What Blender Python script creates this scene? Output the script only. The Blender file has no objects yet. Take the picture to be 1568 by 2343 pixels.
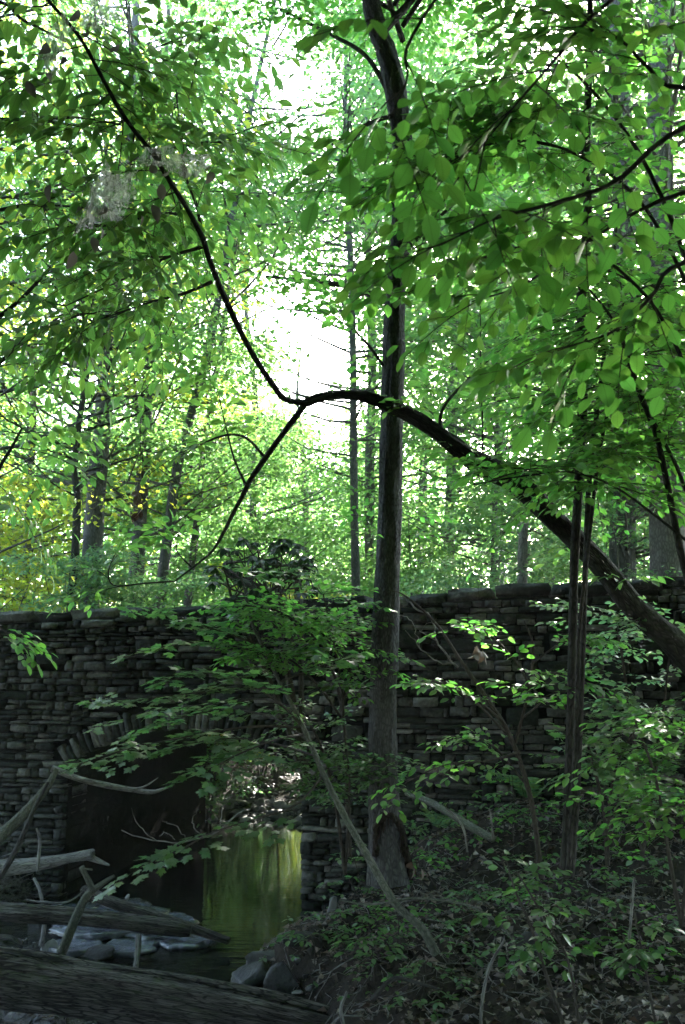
import bpy, math, random
import numpy as np
from mathutils import Vector, Matrix

SC = bpy.context.scene
COL = SC.collection
rng = np.random.default_rng(11)
random.seed(11)

# ------------------------------------------------------------------ camera
HAZE = 0.0007
FPX = 2000.0            # focal length in units of the 1568 px wide picture
CX, CY = 784.0, 1171.5
HCAM = 2.8              # eye height above the creek surface
PITCH = math.atan((1500 - CY) / FPX)
SP, CP = math.sin(PITCH), math.cos(PITCH)
cam_d = bpy.data.cameras.new('camera')
cam = bpy.data.objects.new('camera', cam_d)
COL.objects.link(cam)
cam.location = (0, 0, HCAM)
cam.rotation_euler = (math.pi / 2 + PITCH, 0, 0)
cam_d.sensor_fit = 'HORIZONTAL'
cam_d.sensor_width = 24.0
cam_d.lens = 24.0 * FPX / 1568.0
cam_d.clip_start = 0.05
cam_d.clip_end = 2000
cam_d.dof.use_dof = True
cam_d.dof.focus_distance = 7.6
cam_d.dof.aperture_fstop = 5.0
SC.camera = cam

# ------------------------------------------------------------------ sky and sun
sdir = Vector((0.33, 0.905, 0.47)).normalized()       # towards the sun
SUN_EL = math.asin(sdir.z)
SUN_AZ = math.atan2(sdir.x, sdir.y)
world = bpy.data.worlds.new('World')
SC.world = world
world.use_nodes = True
wn = world.node_tree
wn.nodes.clear()
w_out = wn.nodes.new('ShaderNodeOutputWorld')
w_bg = wn.nodes.new('ShaderNodeBackground')
w_sky = wn.nodes.new('ShaderNodeTexSky')
w_sky.sky_type = 'NISHITA'
w_sky.sun_disc = False
w_sky.sun_elevation = SUN_EL
w_sky.sun_rotation = SUN_AZ
w_sky.air_density = 1.0
w_sky.dust_density = 2.0
w_bg.inputs['Strength'].default_value = 0.15
wn.links.new(w_sky.outputs[0], w_bg.inputs[0])
wn.links.new(w_bg.outputs[0], w_out.inputs[0])
sun_d = bpy.data.lights.new('sun', 'SUN')
sun_d.energy = 5.0
sun_d.angle = math.radians(0.5)
sun_d.color = (1.0, 0.95, 0.86)
sun = bpy.data.objects.new('sun', sun_d)
COL.objects.link(sun)
sun.location = (10, 30, 30)
sun.rotation_euler = sdir.to_track_quat('Z', 'Y').to_euler()
SC.view_settings.view_transform = 'Standard'
SC.view_settings.look = 'None'
SC.view_settings.gamma = 1.0
SC.view_settings.use_curve_mapping = False
SC.view_settings.exposure = 4.3
SC.render.engine = 'CYCLES'
cy = SC.cycles
cy.max_bounces = 9
cy.diffuse_bounces = 5
cy.glossy_bounces = 4
cy.transmission_bounces = 6
cy.transparent_max_bounces = 16
cy.volume_bounces = 1
cy.sample_clamp_indirect = 6.0
cy.caustics_reflective = False
cy.caustics_refractive = False
cy.use_denoising = True
try:
    cy.denoiser = 'OPENIMAGEDENOISE'
except Exception:
    pass

# ------------------------------------------------------------------ geometry of the view
def ray(px, py):
    u = (px - CX) / FPX
    v = (CY - py) / FPX
    return np.array([u, CP - v * SP, SP + v * CP])

def P(px, py, Y):
    """world point seen in direction (px, py) at world distance y = Y"""
    d = ray(px, py)
    t = Y / d[1]
    return np.array([d[0] * t, Y, HCAM + d[2] * t])

def proj(p):
    p = np.atleast_2d(p)
    x = p[:, 0]
    f = p[:, 1] * CP + (p[:, 2] - HCAM) * SP
    u = -p[:, 1] * SP + (p[:, 2] - HCAM) * CP
    f = np.where(f > 0.05, f, 0.05)
    return CX + FPX * x / f, CY - FPX * u / f, f

def ss(a, b, x):
    t = np.clip((x - a) / (b - a), 0, 1)
    return t * t * (3 - 2 * t)

_lat = np.random.default_rng(3).random((256, 256))
def vnoise(x, y):
    xi = np.floor(x).astype(int); yi = np.floor(y).astype(int)
    fx = x - xi; fy = y - yi
    fx = fx * fx * (3 - 2 * fx); fy = fy * fy * (3 - 2 * fy)
    a = _lat[xi % 256, yi % 256]; b = _lat[(xi + 1) % 256, yi % 256]
    c = _lat[xi % 256, (yi + 1) % 256]; d = _lat[(xi + 1) % 256, (yi + 1) % 256]
    return (a * (1 - fx) + b * fx) * (1 - fy) + (c * (1 - fx) + d * fx) * fy - 0.5

# ------------------------------------------------------------------ bridge frame: along (s), into (q)
WA = math.radians(14)
WD = np.array([math.cos(WA), -math.sin(WA), 0.0])
WN = np.array([math.sin(WA), math.cos(WA), 0.0])
W0 = P(420, 2060, 10.4); W0[2] = 0

def wall_hit(px, py):
    d = ray(px, py)
    c = np.array([0, 0, HCAM])
    t = np.dot(W0 - c, WN) / np.dot(d, WN)
    p = c + d * t
    return float(np.dot(p - W0, WD)), float(p[2])

S_L = wall_hit(145, 1900)[0]
S_R = wall_hit(688, 1950)[0]
S_C = (S_L + S_R) / 2
HW = (S_R - S_L) / 2
Z_SPRING = wall_hit(145, 1752)[1]
Z_CROWN = wall_hit(430, 1668)[1]
RISE = Z_CROWN - Z_SPRING
R_IN = (HW * HW + RISE * RISE) / (2 * RISE)
ZC = Z_CROWN - R_IN
def _tl():
    best = (9e9, 4)
    for L in np.arange(2.5, 8, 0.02):
        p = W0 + WD * S_L + WN * L + np.array([0, 0, 1.0])
        e = abs(proj(p)[0][0] - 474)
        if e < best[0]: best = (e, L)
    return float(best[1])
TUN = _tl()
_tp = [wall_hit(*a) for a in ((-300, 1414), (0, 1404), (200, 1394), (400, 1387), (780, 1368), (1100, 1345), (1300, 1333), (1568, 1318), (1900, 1296))]
_tps = np.array([a[0] for a in _tp]); _tpz = np.array([a[1] for a in _tp])
def z_top(s):
    return np.interp(s, _tps, _tpz)
def WP(s, q, z):
    p = W0 + WD * s + WN * q
    return np.array([p[0], p[1], z])

# ------------------------------------------------------------------ terrain height
def gz(x, y):
    x = np.asarray(x, float); y = np.asarray(y, float)
    rx = x - W0[0]; ry = y - W0[1]
    s = rx * WD[0] + ry * WD[1] - S_C
    q = rx * WN[0] + ry * WN[1]
    wob = 0.30 * vnoise(x * .8 + 9, y * .8)
    sr = HW + 0.12 - 0.55 * ss(-.8, -2.2, q) + 1.0 * ss(-2.6, -3.6, q)
    e = s - sr + wob * ss(-.3, -1.2, q)
    l = -HW - 0.05 - s + wob * ss(-.3, -1.2, q)
    bed = -0.16 + 0.175 * ss(-.75, -1.5, q) * ss(.75, -.3, s) - .05 * ss(-6, -2, s) * ss(-1.2, -2.0, q)
    R = .9 * ss(0, 1.5, e) + .45 * ss(1.5, 6, e) + .5 * ss(-1.9, -.2, q) * ss(.7, 2.3, e)
    L = (.55 * ss(0, .9, l) + .9 * ss(1.6, 5, l)) * ss(-1.15, -.35, q)
    Fg = .20 * ss(-2.55, -3.3, q) * ss(1.6, .0, e) + .75 * ss(-4.2, -8.5, q)
    front = bed + R + L + Fg
    bedb = -.16 + .55 * ss(TUN * .9, TUN + 3.2, q)
    back = bedb + 2.0 * ss(.3, 2.6, np.maximum(e, l)) + 1.6 * ss(10, 40, q) + 14 * ss(60, 260, q)
    m = ss(.2, .8, q)
    z = front * (1 - m) + back * m
    amp = ss(.0, .25, np.maximum(np.maximum(e, l), Fg * 3))
    z = z + amp * (.16 * vnoise(x * 1.3, y * 1.3) + .10 * vnoise(x * 3.7, y * 3.7 + 5)) + (.02 + .05 * amp) * vnoise(x * 9, y * 9)
    return z

_ts = np.concatenate([np.arange(2, 20, .02), np.arange(20, 60, .1)])
def G(px, py, dz=0.0):
    """where the sight line meets the ground"""
    d = ray(px, py)
    t = _ts / d[1]
    z = HCAM + d[2] * t
    h = gz(d[0] * t, _ts) + dz
    k = np.argmax(z <= h)
    return np.array([d[0] * t[k], _ts[k], h[k]])

# ------------------------------------------------------------------ mesh helpers
def mesh_data(name, V, Fs, mat, uvs=None, smooth=False):
    V = np.asarray(V, np.float32)
    if not isinstance(Fs, list): Fs = [Fs]
    Fs = [np.asarray(f, np.int32) for f in Fs if len(f)]
    me = bpy.data.meshes.new(name)
    nl = sum(f.size for f in Fs); npoly = sum(len(f) for f in Fs)
    me.vertices.add(len(V)); me.vertices.foreach_set('co', V.ravel())
    me.loops.add(nl); me.polygons.add(npoly)
    me.loops.foreach_set('vertex_index', np.concatenate([f.ravel() for f in Fs]))
    tot = np.concatenate([np.full(len(f), f.shape[1], np.int32) for f in Fs])
    st = np.concatenate([[0], np.cumsum(tot)[:-1]]).astype(np.int32)
    me.polygons.foreach_set('loop_start', st)
    me.polygons.foreach_set('loop_total', tot)
    if uvs is not None:
        ul = me.uv_layers.new(name='UVMap')
        ul.data.foreach_set('uv', np.concatenate([uvs[f.ravel()].ravel() for f in Fs]).astype(np.float32))
    if smooth:
        me.polygons.foreach_set('use_smooth', np.ones(npoly, bool))
    me.update(calc_edges=True)
    if mat: me.materials.append(mat)
    return me

def put(name, me, parent=None, loc=None):
    o = bpy.data.objects.new(name, me)
    COL.objects.link(o)
    if parent is not None: o.parent = parent
    if loc is not None: o.location = loc
    return o

def mesh_obj(name, V, Fs, mat, parent=None, uvs=None, smooth=False):
    V = np.asarray(V, float)
    if parent is not None: V = V - np.array(parent.location)
    return put(name, mesh_data(name, V, Fs, mat, uvs, smooth), parent)

def tag(o, label=None, cat=None, group=None, kind=None):
    if label: o['label'] = label
    if cat: o['category'] = cat
    if group: o['group'] = group
    if kind: o['kind'] = kind
    return o

def thing(name, label, cat, loc, group=None):
    o = bpy.data.objects.new(name, None)
    o.empty_display_size = 0.2
    COL.objects.link(o)
    o.location = tuple(float(a) for a in loc)
    return tag(o, label, cat, group)

def cr(pts, n):
    """Catmull-Rom through rows of pts (any columns)"""
    pts = np.asarray(pts, float)
    if len(pts) < 3:
        t = np.linspace(0, 1, n)[:, None]
        return pts[0] * (1 - t) + pts[-1] * t
    ext = np.vstack([2 * pts[0] - pts[1], pts, 2 * pts[-1] - pts[-2]])
    tt = np.linspace(0, len(pts) - 1, n)
    i = np.minimum(tt.astype(int), len(pts) - 2)
    f = (tt - i)[:, None]
    p0, p1, p2, p3 = ext[i], ext[i + 1], ext[i + 2], ext[i + 3]
    return .5 * (2 * p1 + (p2 - p0) * f + (2 * p0 - 5 * p1 + 4 * p2 - p3) * f * f + (3 * p1 - p0 - 3 * p2 + p3) * f ** 3)

class Tubes:
    def __init__(self):
        self.V = []; self.Q = []; self.T = []; self.UV = []; self.n = 0
    def add(self, pts, rad, sides=6, lump=0.0, cap=False, flare=None, ridges=0.0, nr=9, rough=0.0, rs=1.0):
        pts = np.asarray(pts, float); m = len(pts)
        rad = np.broadcast_to(np.asarray(rad, float), (m,)).copy() if np.ndim(rad) == 0 else np.asarray(rad, float)
        tan = np.gradient(pts, axis=0)
        tan /= np.linalg.norm(tan, axis=1)[:, None] + 1e-12
        ref = np.array([0.0, 0, 1]) if abs(tan[0][2]) < .8 else np.array([0.0, 1, 0])
        A = np.zeros((m, 3)); a = np.cross(tan[0], ref)
        for i in range(m):
            a = a - tan[i] * np.dot(a, tan[i]); a /= np.linalg.norm(a) + 1e-12
            A[i] = a
        B = np.cross(tan, A)
        th = np.linspace(0, 2 * math.pi, sides + 1)
        L = np.concatenate([[0], np.cumsum(np.linalg.norm(np.diff(pts, axis=0), axis=1))])
        R = rad[:, None] * np.ones((1, sides + 1))
        if lump:
            ph = random.random() * 100
            r0 = max(rad.max(), 1e-4)
            k = L[:, None] / r0
            R = R * (1 + lump * (np.sin(2 * th[None] + ph + k * .31) * .5 + np.sin(3 * th[None] - ph * 2 + k * .17) * .4 + np.sin(k * .53 + ph) * .4
                                 + np.sin(5 * th[None] + k * .9 + ph) * .25))
        if ridges:
            ph = random.random() * 10
            k = L[:, None] / max(rad.max(), 1e-4)
            R = R * (1 + ridges * (np.abs(np.sin(nr * .5 * th[None] + ph + .35 * np.sin(k * .6))) - .5 + .5 * np.sin(nr * 2 * th[None] + 1.3 * np.sin(k * 1.1))))
        if rough:
            o_ = random.random() * 90; per = 8.0
            thn = th[None] / (2 * math.pi) * per
            g_ = lambda a_, b_: vnoise(np.minimum(thn, per - thn) * a_ * 2 + o_, L[:, None] * b_ * rs + o_)
            R = R + rough * (1.3 * g_(1.4, 3.0) + 1.0 * g_(3.1, 5.0) + .6 * g_(6.5, 9.0) - .9 * np.maximum(0, .12 - np.abs(g_(2.2, 1.6))) * 6)
        if flare is not None:
            amp, ph = flare
            R = R * (1 + amp[:, None] * (np.sin(5 * th[None] + ph) * .5 + .5))
        R[:, -1] = R[:, 0]
        V = pts[:, None] + R[..., None] * (A[:, None] * np.cos(th)[None, :, None] + B[:, None] * np.sin(th)[None, :, None])
        rm = float(rad.mean())
        uv = np.stack([np.broadcast_to(th[None] * max(rm, .004), (m, sides + 1)), np.broadcast_to(L[:, None], (m, sides + 1))], -1)
        b = self.n
        idx = b + np.arange(m * (sides + 1)).reshape(m, sides + 1)
        q = np.stack([idx[:-1, :-1], idx[:-1, 1:], idx[1:, 1:], idx[1:, :-1]], -1).reshape(-1, 4)
        self.V.append(V.reshape(-1, 3)); self.UV.append(uv.reshape(-1, 2)); self.Q.append(q)
        self.n += m * (sides + 1)
        if cap:
            for end in (0, m - 1):
                c = self.n
                self.V.append(pts[end][None] + tan[end] * (rad[end] * .12) * (1 if end else -1))
                self.UV.append(np.array([[0.0, L[end]]])); self.n += 1
                r = idx[end]
                t = np.stack([r[:-1], r[1:], np.full(sides, c)], -1)
                if end == 0: t = t[:, ::-1]
                self.T.append(t)
        return self
    def build(self, name, mat, parent=None, smooth=True):
        if not self.V: return None
        F = [np.concatenate(self.Q)]
        if self.T: F.append(np.concatenate(self.T))
        return mesh_obj(name, np.concatenate(self.V), F, mat, parent, np.concatenate(self.UV), smooth)

def pix_path(rows, n=None):
    """rows (px, py, Y, width_px) -> world points, radii"""
    pts = []; rr = []
    for px, py, Y, w in rows:
        p = P(px, py, Y)
        pts.append(p); rr.append(w * .5 / FPX * proj(p)[2][0])
    a = np.column_stack([np.array(pts), rr])
    a = cr(a, n or max(2, len(rows) * 4))
    return a[:, :3], np.maximum(a[:, 3], .0008)

# ------------------------------------------------------------------ materials
def new_mat(name):
    m = bpy.data.materials.new(name); m.use_nodes = True
    nt = m.node_tree
    for n in list(nt.nodes): nt.nodes.remove(n)
    out = nt.nodes.new('ShaderNodeOutputMaterial')
    return m, nt, out
def N(nt, t, **kw):
    n = nt.nodes.new(t)
    for k, v in kw.items():
        if k in n.inputs: n.inputs[k].default_value = v
        else: setattr(n, k, v)
    return n
def ramp(nt, fac, stops):
    r = nt.nodes.new('ShaderNodeValToRGB')
    el = r.color_ramp.elements
    while len(el) > 1: el.remove(el[-1])
    el[0].position = stops[0][0]; el[0].color = (*stops[0][1], 1)
    for p, c in stops[1:]:
        e = el.new(p); e.color = (*c, 1)
    nt.links.new(fac, r.inputs[0])
    return r.outputs[0]
def math_n(nt, op, a, b=None):
    n = nt.nodes.new('ShaderNodeMath'); n.operation = op
    for i, v in enumerate((a, b)):
        if v is None: continue
        if isinstance(v, (int, float)): n.inputs[i].default_value = v
        else: nt.links.new(v, n.inputs[i])
    return n.outputs[0]

def leaf_mat(name, cols, tcols, trans=.5, rough=.42, veins=False, spec=.5):
    m, nt, out = new_mat(name)
    geo = N(nt, 'ShaderNodeNewGeometry'); oi = N(nt, 'ShaderNodeObjectInfo')
    r = math_n(nt, 'FRACT', math_n(nt, 'ADD', geo.outputs['Random Per Island'], oi.outputs['Random']))
    k = len(cols) - 1
    c1 = ramp(nt, r, [(i / k, c) for i, c in enumerate(cols)])
    c2 = ramp(nt, r, [(i / k, c) for i, c in enumerate(tcols)])
    pb = N(nt, 'ShaderNodeBsdfPrincipled', Roughness=rough)
    pb.inputs['Specular IOR Level'].default_value = spec
    tb = N(nt, 'ShaderNodeBsdfTranslucent')
    if veins:
        tc = N(nt, 'ShaderNodeUVMap')
        sep = N(nt, 'ShaderNodeSeparateXYZ'); nt.links.new(tc.outputs[0], sep.inputs[0])
        au = math_n(nt, 'ABSOLUTE', math_n(nt, 'SUBTRACT', sep.outputs[0], .5))
        mid = math_n(nt, 'LESS_THAN', au, .012)
        ph = math_n(nt, 'MULTIPLY', math_n(nt, 'SUBTRACT', sep.outputs[1], math_n(nt, 'MULTIPLY', au, .9)), 11.0)
        fr = math_n(nt, 'FRACT', ph)
        side = math_n(nt, 'LESS_THAN', fr, .10)
        vein = math_n(nt, 'MAXIMUM', mid, math_n(nt, 'MULTIPLY', side, .7))
        mx = N(nt, 'ShaderNodeMixRGB', blend_type='MULTIPLY'); mx.inputs[2].default_value = (.62, .6, .5, 1)
        nt.links.new(vein, mx.inputs[0]); nt.links.new(c2, mx.inputs[1]); c2 = mx.outputs[0]
        bp = N(nt, 'ShaderNodeBump', Strength=.35, Distance=.004)
        nt.links.new(vein, bp.inputs['Height']); nt.links.new(bp.outputs[0], pb.inputs['Normal'])
    nt.links.new(c1, pb.inputs['Base Color']); nt.links.new(c2, tb.inputs['Color'])
    mix = N(nt, 'ShaderNodeMixShader'); mix.inputs[0].default_value = trans
    nt.links.new(pb.outputs[0], mix.inputs[1]); nt.links.new(tb.outputs[0], mix.inputs[2])
    nt.links.new(mix.outputs[0], out.inputs[0])
    return m

def bark_mat(name, c0, c1, c2, scale=30, along=.22, bump=.8, rough=.9, moss=None, crack=(.35, .22)):
    m, nt, out = new_mat(name)
    uv = N(nt, 'ShaderNodeUVMap')
    mp = N(nt, 'ShaderNodeMapping'); mp.inputs['Scale'].default_value = (scale, scale * along, 1)
    nt.links.new(uv.outputs[0], mp.inputs[0])
    n1 = N(nt, 'ShaderNodeTexNoise', Scale=1.0, Detail=6.0, Roughness=.65); nt.links.new(mp.outputs[0], n1.inputs[0])
    vo = N(nt, 'ShaderNodeTexVoronoi', Scale=1.7); vo.feature = 'DISTANCE_TO_EDGE'
    nt.links.new(mp.outputs[0], vo.inputs[0])
    geo = N(nt, 'ShaderNodeNewGeometry')
    n2 = N(nt, 'ShaderNodeTexNoise', Scale=3.5, Detail=4.0); nt.links.new(geo.outputs['Position'], n2.inputs[0])
    crack = ramp(nt, vo.outputs['Distance'], [(0, (crack[0],) * 3), (crack[1], (1, 1, 1))])
    h = math_n(nt, 'MULTIPLY', n1.outputs[0], crack)
    f = math_n(nt, 'ADD', math_n(nt, 'MULTIPLY', h, .75), math_n(nt, 'MULTIPLY', n2.outputs[0], .35))
    c = ramp(nt, f, [(.12, c0), (.45, c1), (.8, c2)])
    if moss:
        n3 = N(nt, 'ShaderNodeTexNoise', Scale=5.0, Detail=5.0); nt.links.new(geo.outputs['Position'], n3.inputs[0])
        sx = N(nt, 'ShaderNodeSeparateXYZ'); nt.links.new(geo.outputs['Normal'], sx.inputs[0])
        mf = math_n(nt, 'MULTIPLY', ramp(nt, n3.outputs[0], [(.54, (0, 0, 0)), (.70, (.8, .8, .8))]), math_n(nt, 'MAXIMUM', sx.outputs[2], 0.0))
        mx = N(nt, 'ShaderNodeMixRGB'); mx.inputs[2].default_value = (*moss, 1)
        nt.links.new(mf, mx.inputs[0]); nt.links.new(c, mx.inputs[1]); c = mx.outputs[0]
    b = N(nt, 'ShaderNodeBsdfPrincipled', Roughness=rough); b.inputs['Specular IOR Level'].default_value = .22
    bp = N(nt, 'ShaderNodeBump', Strength=bump, Distance=.02)
    nt.links.new(h, bp.inputs['Height']); nt.links.new(bp.outputs[0], b.inputs['Normal'])
    nt.links.new(c, b.inputs['Base Color']); nt.links.new(b.outputs[0], out.inputs[0])
    return m

def rock_mat(name, cols, scale=6, bump=.6, rough=.85, spec=.4, rnd=.35):
    m, nt, out = new_mat(name)
    geo = N(nt, 'ShaderNodeNewGeometry'); oi = N(nt, 'ShaderNodeObjectInfo')
    n1 = N(nt, 'ShaderNodeTexNoise', Scale=scale, Detail=8.0, Roughness=.62); nt.links.new(geo.outputs['Position'], n1.inputs[0])
    n2 = N(nt, 'ShaderNodeTexNoise', Scale=scale * 6, Detail=5.0); nt.links.new(geo.outputs['Position'], n2.inputs[0])
    r = math_n(nt, 'FRACT', math_n(nt, 'ADD', geo.outputs['Random Per Island'], oi.outputs['Random']))
    f = math_n(nt, 'ADD', math_n(nt, 'MULTIPLY', n1.outputs[0], 1 - rnd * .5), math_n(nt, 'MULTIPLY', math_n(nt, 'SUBTRACT', r, .5), rnd))
    f = math_n(nt, 'ADD', f, math_n(nt, 'MULTIPLY', math_n(nt, 'SUBTRACT', n2.outputs[0], .5), .3))
    k = len(cols) - 1
    c = ramp(nt, f, [(.22 + .5 * i / k, cc) for i, cc in enumerate(cols)])
    b = N(nt, 'ShaderNodeBsdfPrincipled', Roughness=rough); b.inputs['Specular IOR Level'].default_value = spec
    hh = math_n(nt, 'ADD', n1.outputs[0], math_n(nt, 'MULTIPLY', n2.outputs[0], .5))
    bp = N(nt, 'ShaderNodeBump', Strength=bump, Distance=.03)
    nt.links.new(hh, bp.inputs['Height']); nt.links.new(bp.outputs[0], b.inputs['Normal'])
    nt.links.new(c, b.inputs['Base Color']); nt.links.new(b.outputs[0], out.inputs[0])
    return m

# real-world leaf colours (reflectance, transmittance)
LM_FAR = leaf_mat('leaf_canopy', [(.030, .075, .018), (.045, .10, .022), (.075, .12, .022), (.04, .085, .03)],
                  [(.14, .34, .09), (.20, .42, .09), (.23, .43, .09), (.15, .34, .14)], .58, .5)
LM_UNDER = leaf_mat('leaf_understory', [(.035, .085, .035), (.05, .11, .04), (.06, .12, .03)],
                    [(.15, .36, .17), (.20, .42, .16), (.27, .46, .12)], .5, .34)
LM_YEL = leaf_mat('leaf_yellow_green', [(.06, .11, .02), (.09, .13, .02), (.12, .13, .02)],
                  [(.32, .50, .05), (.44, .55, .05), (.54, .54, .06)], .6, .5)
LM_NEAR = leaf_mat('leaf_beech', [(.030, .085, .016), (.040, .10, .018), (.05, .11, .018)],
                   [(.10, .36, .06), (.14, .42, .06), (.19, .46, .06)], .60, .42, veins=True)
LM_HICK = leaf_mat('leaf_long', [(.026, .07, .022), (.038, .09, .026), (.05, .10, .025)],
                   [(.12, .34, .07), (.17, .41, .07), (.24, .46, .07)], .60, .36, veins=True)
LM_MAPLE = leaf_mat('leaf_maple', [(.035, .085, .03), (.05, .11, .034), (.06, .12, .03)],
                    [(.08, .26, .07), (.12, .31, .07), (.16, .34, .06)], .40, .28)
LM_DARK = leaf_mat('leaf_evergreen', [(.008, .022, .009), (.012, .030, .012), (.018, .034, .012)],
                   [(.02, .07, .02), (.03, .09, .02), (.04, .10, .02)], .18, .5, spec=.3)
LM_BROWN = leaf_mat('leaf_dead', [(.03, .022, .017), (.06, .044, .034), (.30, .25, .22), (.025, .02, .018), (.09, .065, .05), (.18, .14, .12), (.04, .03, .024)],
                    [(.10, .05, .02), (.14, .08, .04), (.2, .14, .09), (.06, .04, .02), (.1, .05, .02), (.15, .1, .05), (.08, .04, .02)], .2, .5)  # palest tones stand in for litter leaves catching the light
LM_GREY = leaf_mat('leaf_dead_grey', [(.08, .075, .07), (.13, .12, .11), (.18, .165, .15)], [(.1, .09, .08), (.14, .12, .1), (.18, .15, .13)], .3, .7)
BK_MAIN = bark_mat('bark_grey', (.012, .0115, .012), (.052, .050, .052), (.105, .102, .105), 34, .3, .9)
BK_DARK = bark_mat('bark_dark', (.007, .0065, .006), (.030, .028, .026), (.066, .062, .058), 34, .25, .9, moss=(.03, .045, .015))
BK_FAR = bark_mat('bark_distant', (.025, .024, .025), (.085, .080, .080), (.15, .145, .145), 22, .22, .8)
BK_PINE = bark_mat('bark_plated', (.03, .026, .028), (.12, .105, .11), (.20, .18, .185), 16, .35, 1.0)
BK_TWIG = bark_mat('bark_twig', (.012, .010, .008), (.040, .034, .028), (.08, .07, .06), 60, .2, .5)
BK_PALE = bark_mat('bark_pale', (.025, .028, .022), (.07, .074, .058), (.15, .15, .125), 40, .4, .6)
BK_DEAD = bark_mat('wood_weathered', (.020, .018, .017), (.14, .132, .125), (.36, .345, .33), 70, .07, .8, crack=(.1, .12))
BK_LOG = bark_mat('wood_rotting', (.005, .004, .004), (.032, .028, .024), (.24, .22, .195), 70, .05, 1.0, moss=(.045, .062, .02), crack=(.45, .10))
BK_ROT = bark_mat('bark_rotten', (.005, .004, .003), (.016, .011, .008), (.035, .022, .016), 30, .3, 1.0)
ST_WALL = rock_mat('stone_wall', [(.009, .011, .009), (.026, .029, .026), (.060, .061, .057), (.135, .132, .120)], 5, 1.0, rnd=.6, spec=.22)
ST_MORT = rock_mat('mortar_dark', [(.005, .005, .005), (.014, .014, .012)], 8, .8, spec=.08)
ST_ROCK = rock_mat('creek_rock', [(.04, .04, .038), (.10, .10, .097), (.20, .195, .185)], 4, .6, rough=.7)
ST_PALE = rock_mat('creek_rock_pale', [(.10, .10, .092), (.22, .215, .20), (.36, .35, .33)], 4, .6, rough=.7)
ST_SKY_SHEEN = rock_mat('slab_sky_sheen', [(.06, .065, .08), (.13, .135, .165), (.22, .225, .27)], 7, .5, rough=.25, spec=.8)  # pale bluish colour stands in for sky reflected on the wet bed
ST_WET = rock_mat('creek_rock_wet', [(.007, .007, .007), (.022, .022, .020), (.05, .05, .047)], 5, .8, rough=.6, spec=.35)

# ------------------------------------------------------------------ leaf shapes  (x across, y along, z up)
T_DIA = (np.array([[0, 0, 0], [-.34, .45, .07], [0, 1, -.06], [.34, .45, .07]]), np.array([[0, 1, 2], [0, 2, 3]]))
def oval(w, rows=6, tooth=0.0, fold=.10, droop=.14, pw=.9):
    V = [[0, 0, 0]]; F = []
    ys = np.linspace(0, 1, rows + 1)[1:-1]
    for i, y in enumerate(ys):
        ww = w * (math.sin(math.pi * y ** pw)) ** .8 * (1 + tooth * (1 if i % 2 else -1))
        z = -droop * y * y
        V += [[-ww, y + .03, z + fold * ww * 2], [0, y, z], [ww, y + .03, z + fold * ww * 2]]
    V.append([0, 1, -droop])
    nr = len(ys)
    F += [[0, 2, 1], [0, 3, 2]]
    for i in range(nr - 1):
        a = 1 + 3 * i; b = a + 3
        F += [[a, a + 1, b + 1], [a, b + 1, b], [a + 1, a + 2, b + 2], [a + 1, b + 2, b + 1]]
    a = 1 + 3 * (nr - 1); t = len(V) - 1
    F += [[a, a + 1, t], [a + 1, a + 2, t]]
    return np.array(V, float), np.array(F)
T_OVAL = oval(.30, 8, .05)
T_OVAL_S = oval(.28, 4)
T_LANCE = oval(.235, 7, 0, .12, .22)
T_LANCE_S = oval(.22, 4, 0, .12, .2)
_mo = [(0, .02), (.13, -.02), (.40, .06), (.30, .20), (.58, .48), (.44, .50), (.40, .60), (.20, .52), (.24, .78), (.12, .76), (0, 1.04)]
_mo = _mo + [(-x, y) for x, y in _mo[-2:0:-1]]
T_MAPLE = (np.array([[0, .36, .0]] + [[x, y, -.10 * abs(x) - .05 * (y - .36) ** 2 + .02] for x, y in _mo]),
           np.array([[0, 1 + i, 1 + (i + 1) % len(_mo)] for i in range(len(_mo))]))

class Leaves:
    def __init__(self): self.p = []; self.d = []; self.n = []; self.s = []
    def add(self, p, d, n, s):
        self.p.append(np.atleast_2d(p)); self.d.append(np.atleast_2d(d)); self.n.append(np.atleast_2d(n)); self.s.append(np.atleast_1d(s))
    def arr(self):
        p = np.concatenate(self.p); d = np.concatenate(self.d); n = np.concatenate(self.n); s = np.concatenate(self.s)
        d = d / (np.linalg.norm(d, axis=1)[:, None] + 1e-9)
        x = np.cross(d, n); x /= np.linalg.norm(x, axis=1)[:, None] + 1e-9
        z = np.cross(x, d)
        return p, x, d, z, s
    def count(self): return sum(len(a) for a in self.s)

def leaf_mesh(name, p, x, d, z, s, T, mat, parent, uv=False):
    TV, TF = T
    V = p[:, None] + s[:, None, None] * (TV[None, :, 0, None] * x[:, None] + TV[None, :, 1, None] * d[:, None] + TV[None, :, 2, None] * z[:, None])
    k = len(TV)
    F = (TF[None] + (np.arange(len(p)) * k)[:, None, None]).reshape(-1, 3)
    uvs = None
    if uv:
        uvs = np.tile(np.column_stack([TV[:, 0] + .5, TV[:, 1]]), (len(p), 1))
    return mesh_obj(name, V.reshape(-1, 3), F, mat, parent, uvs)

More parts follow.
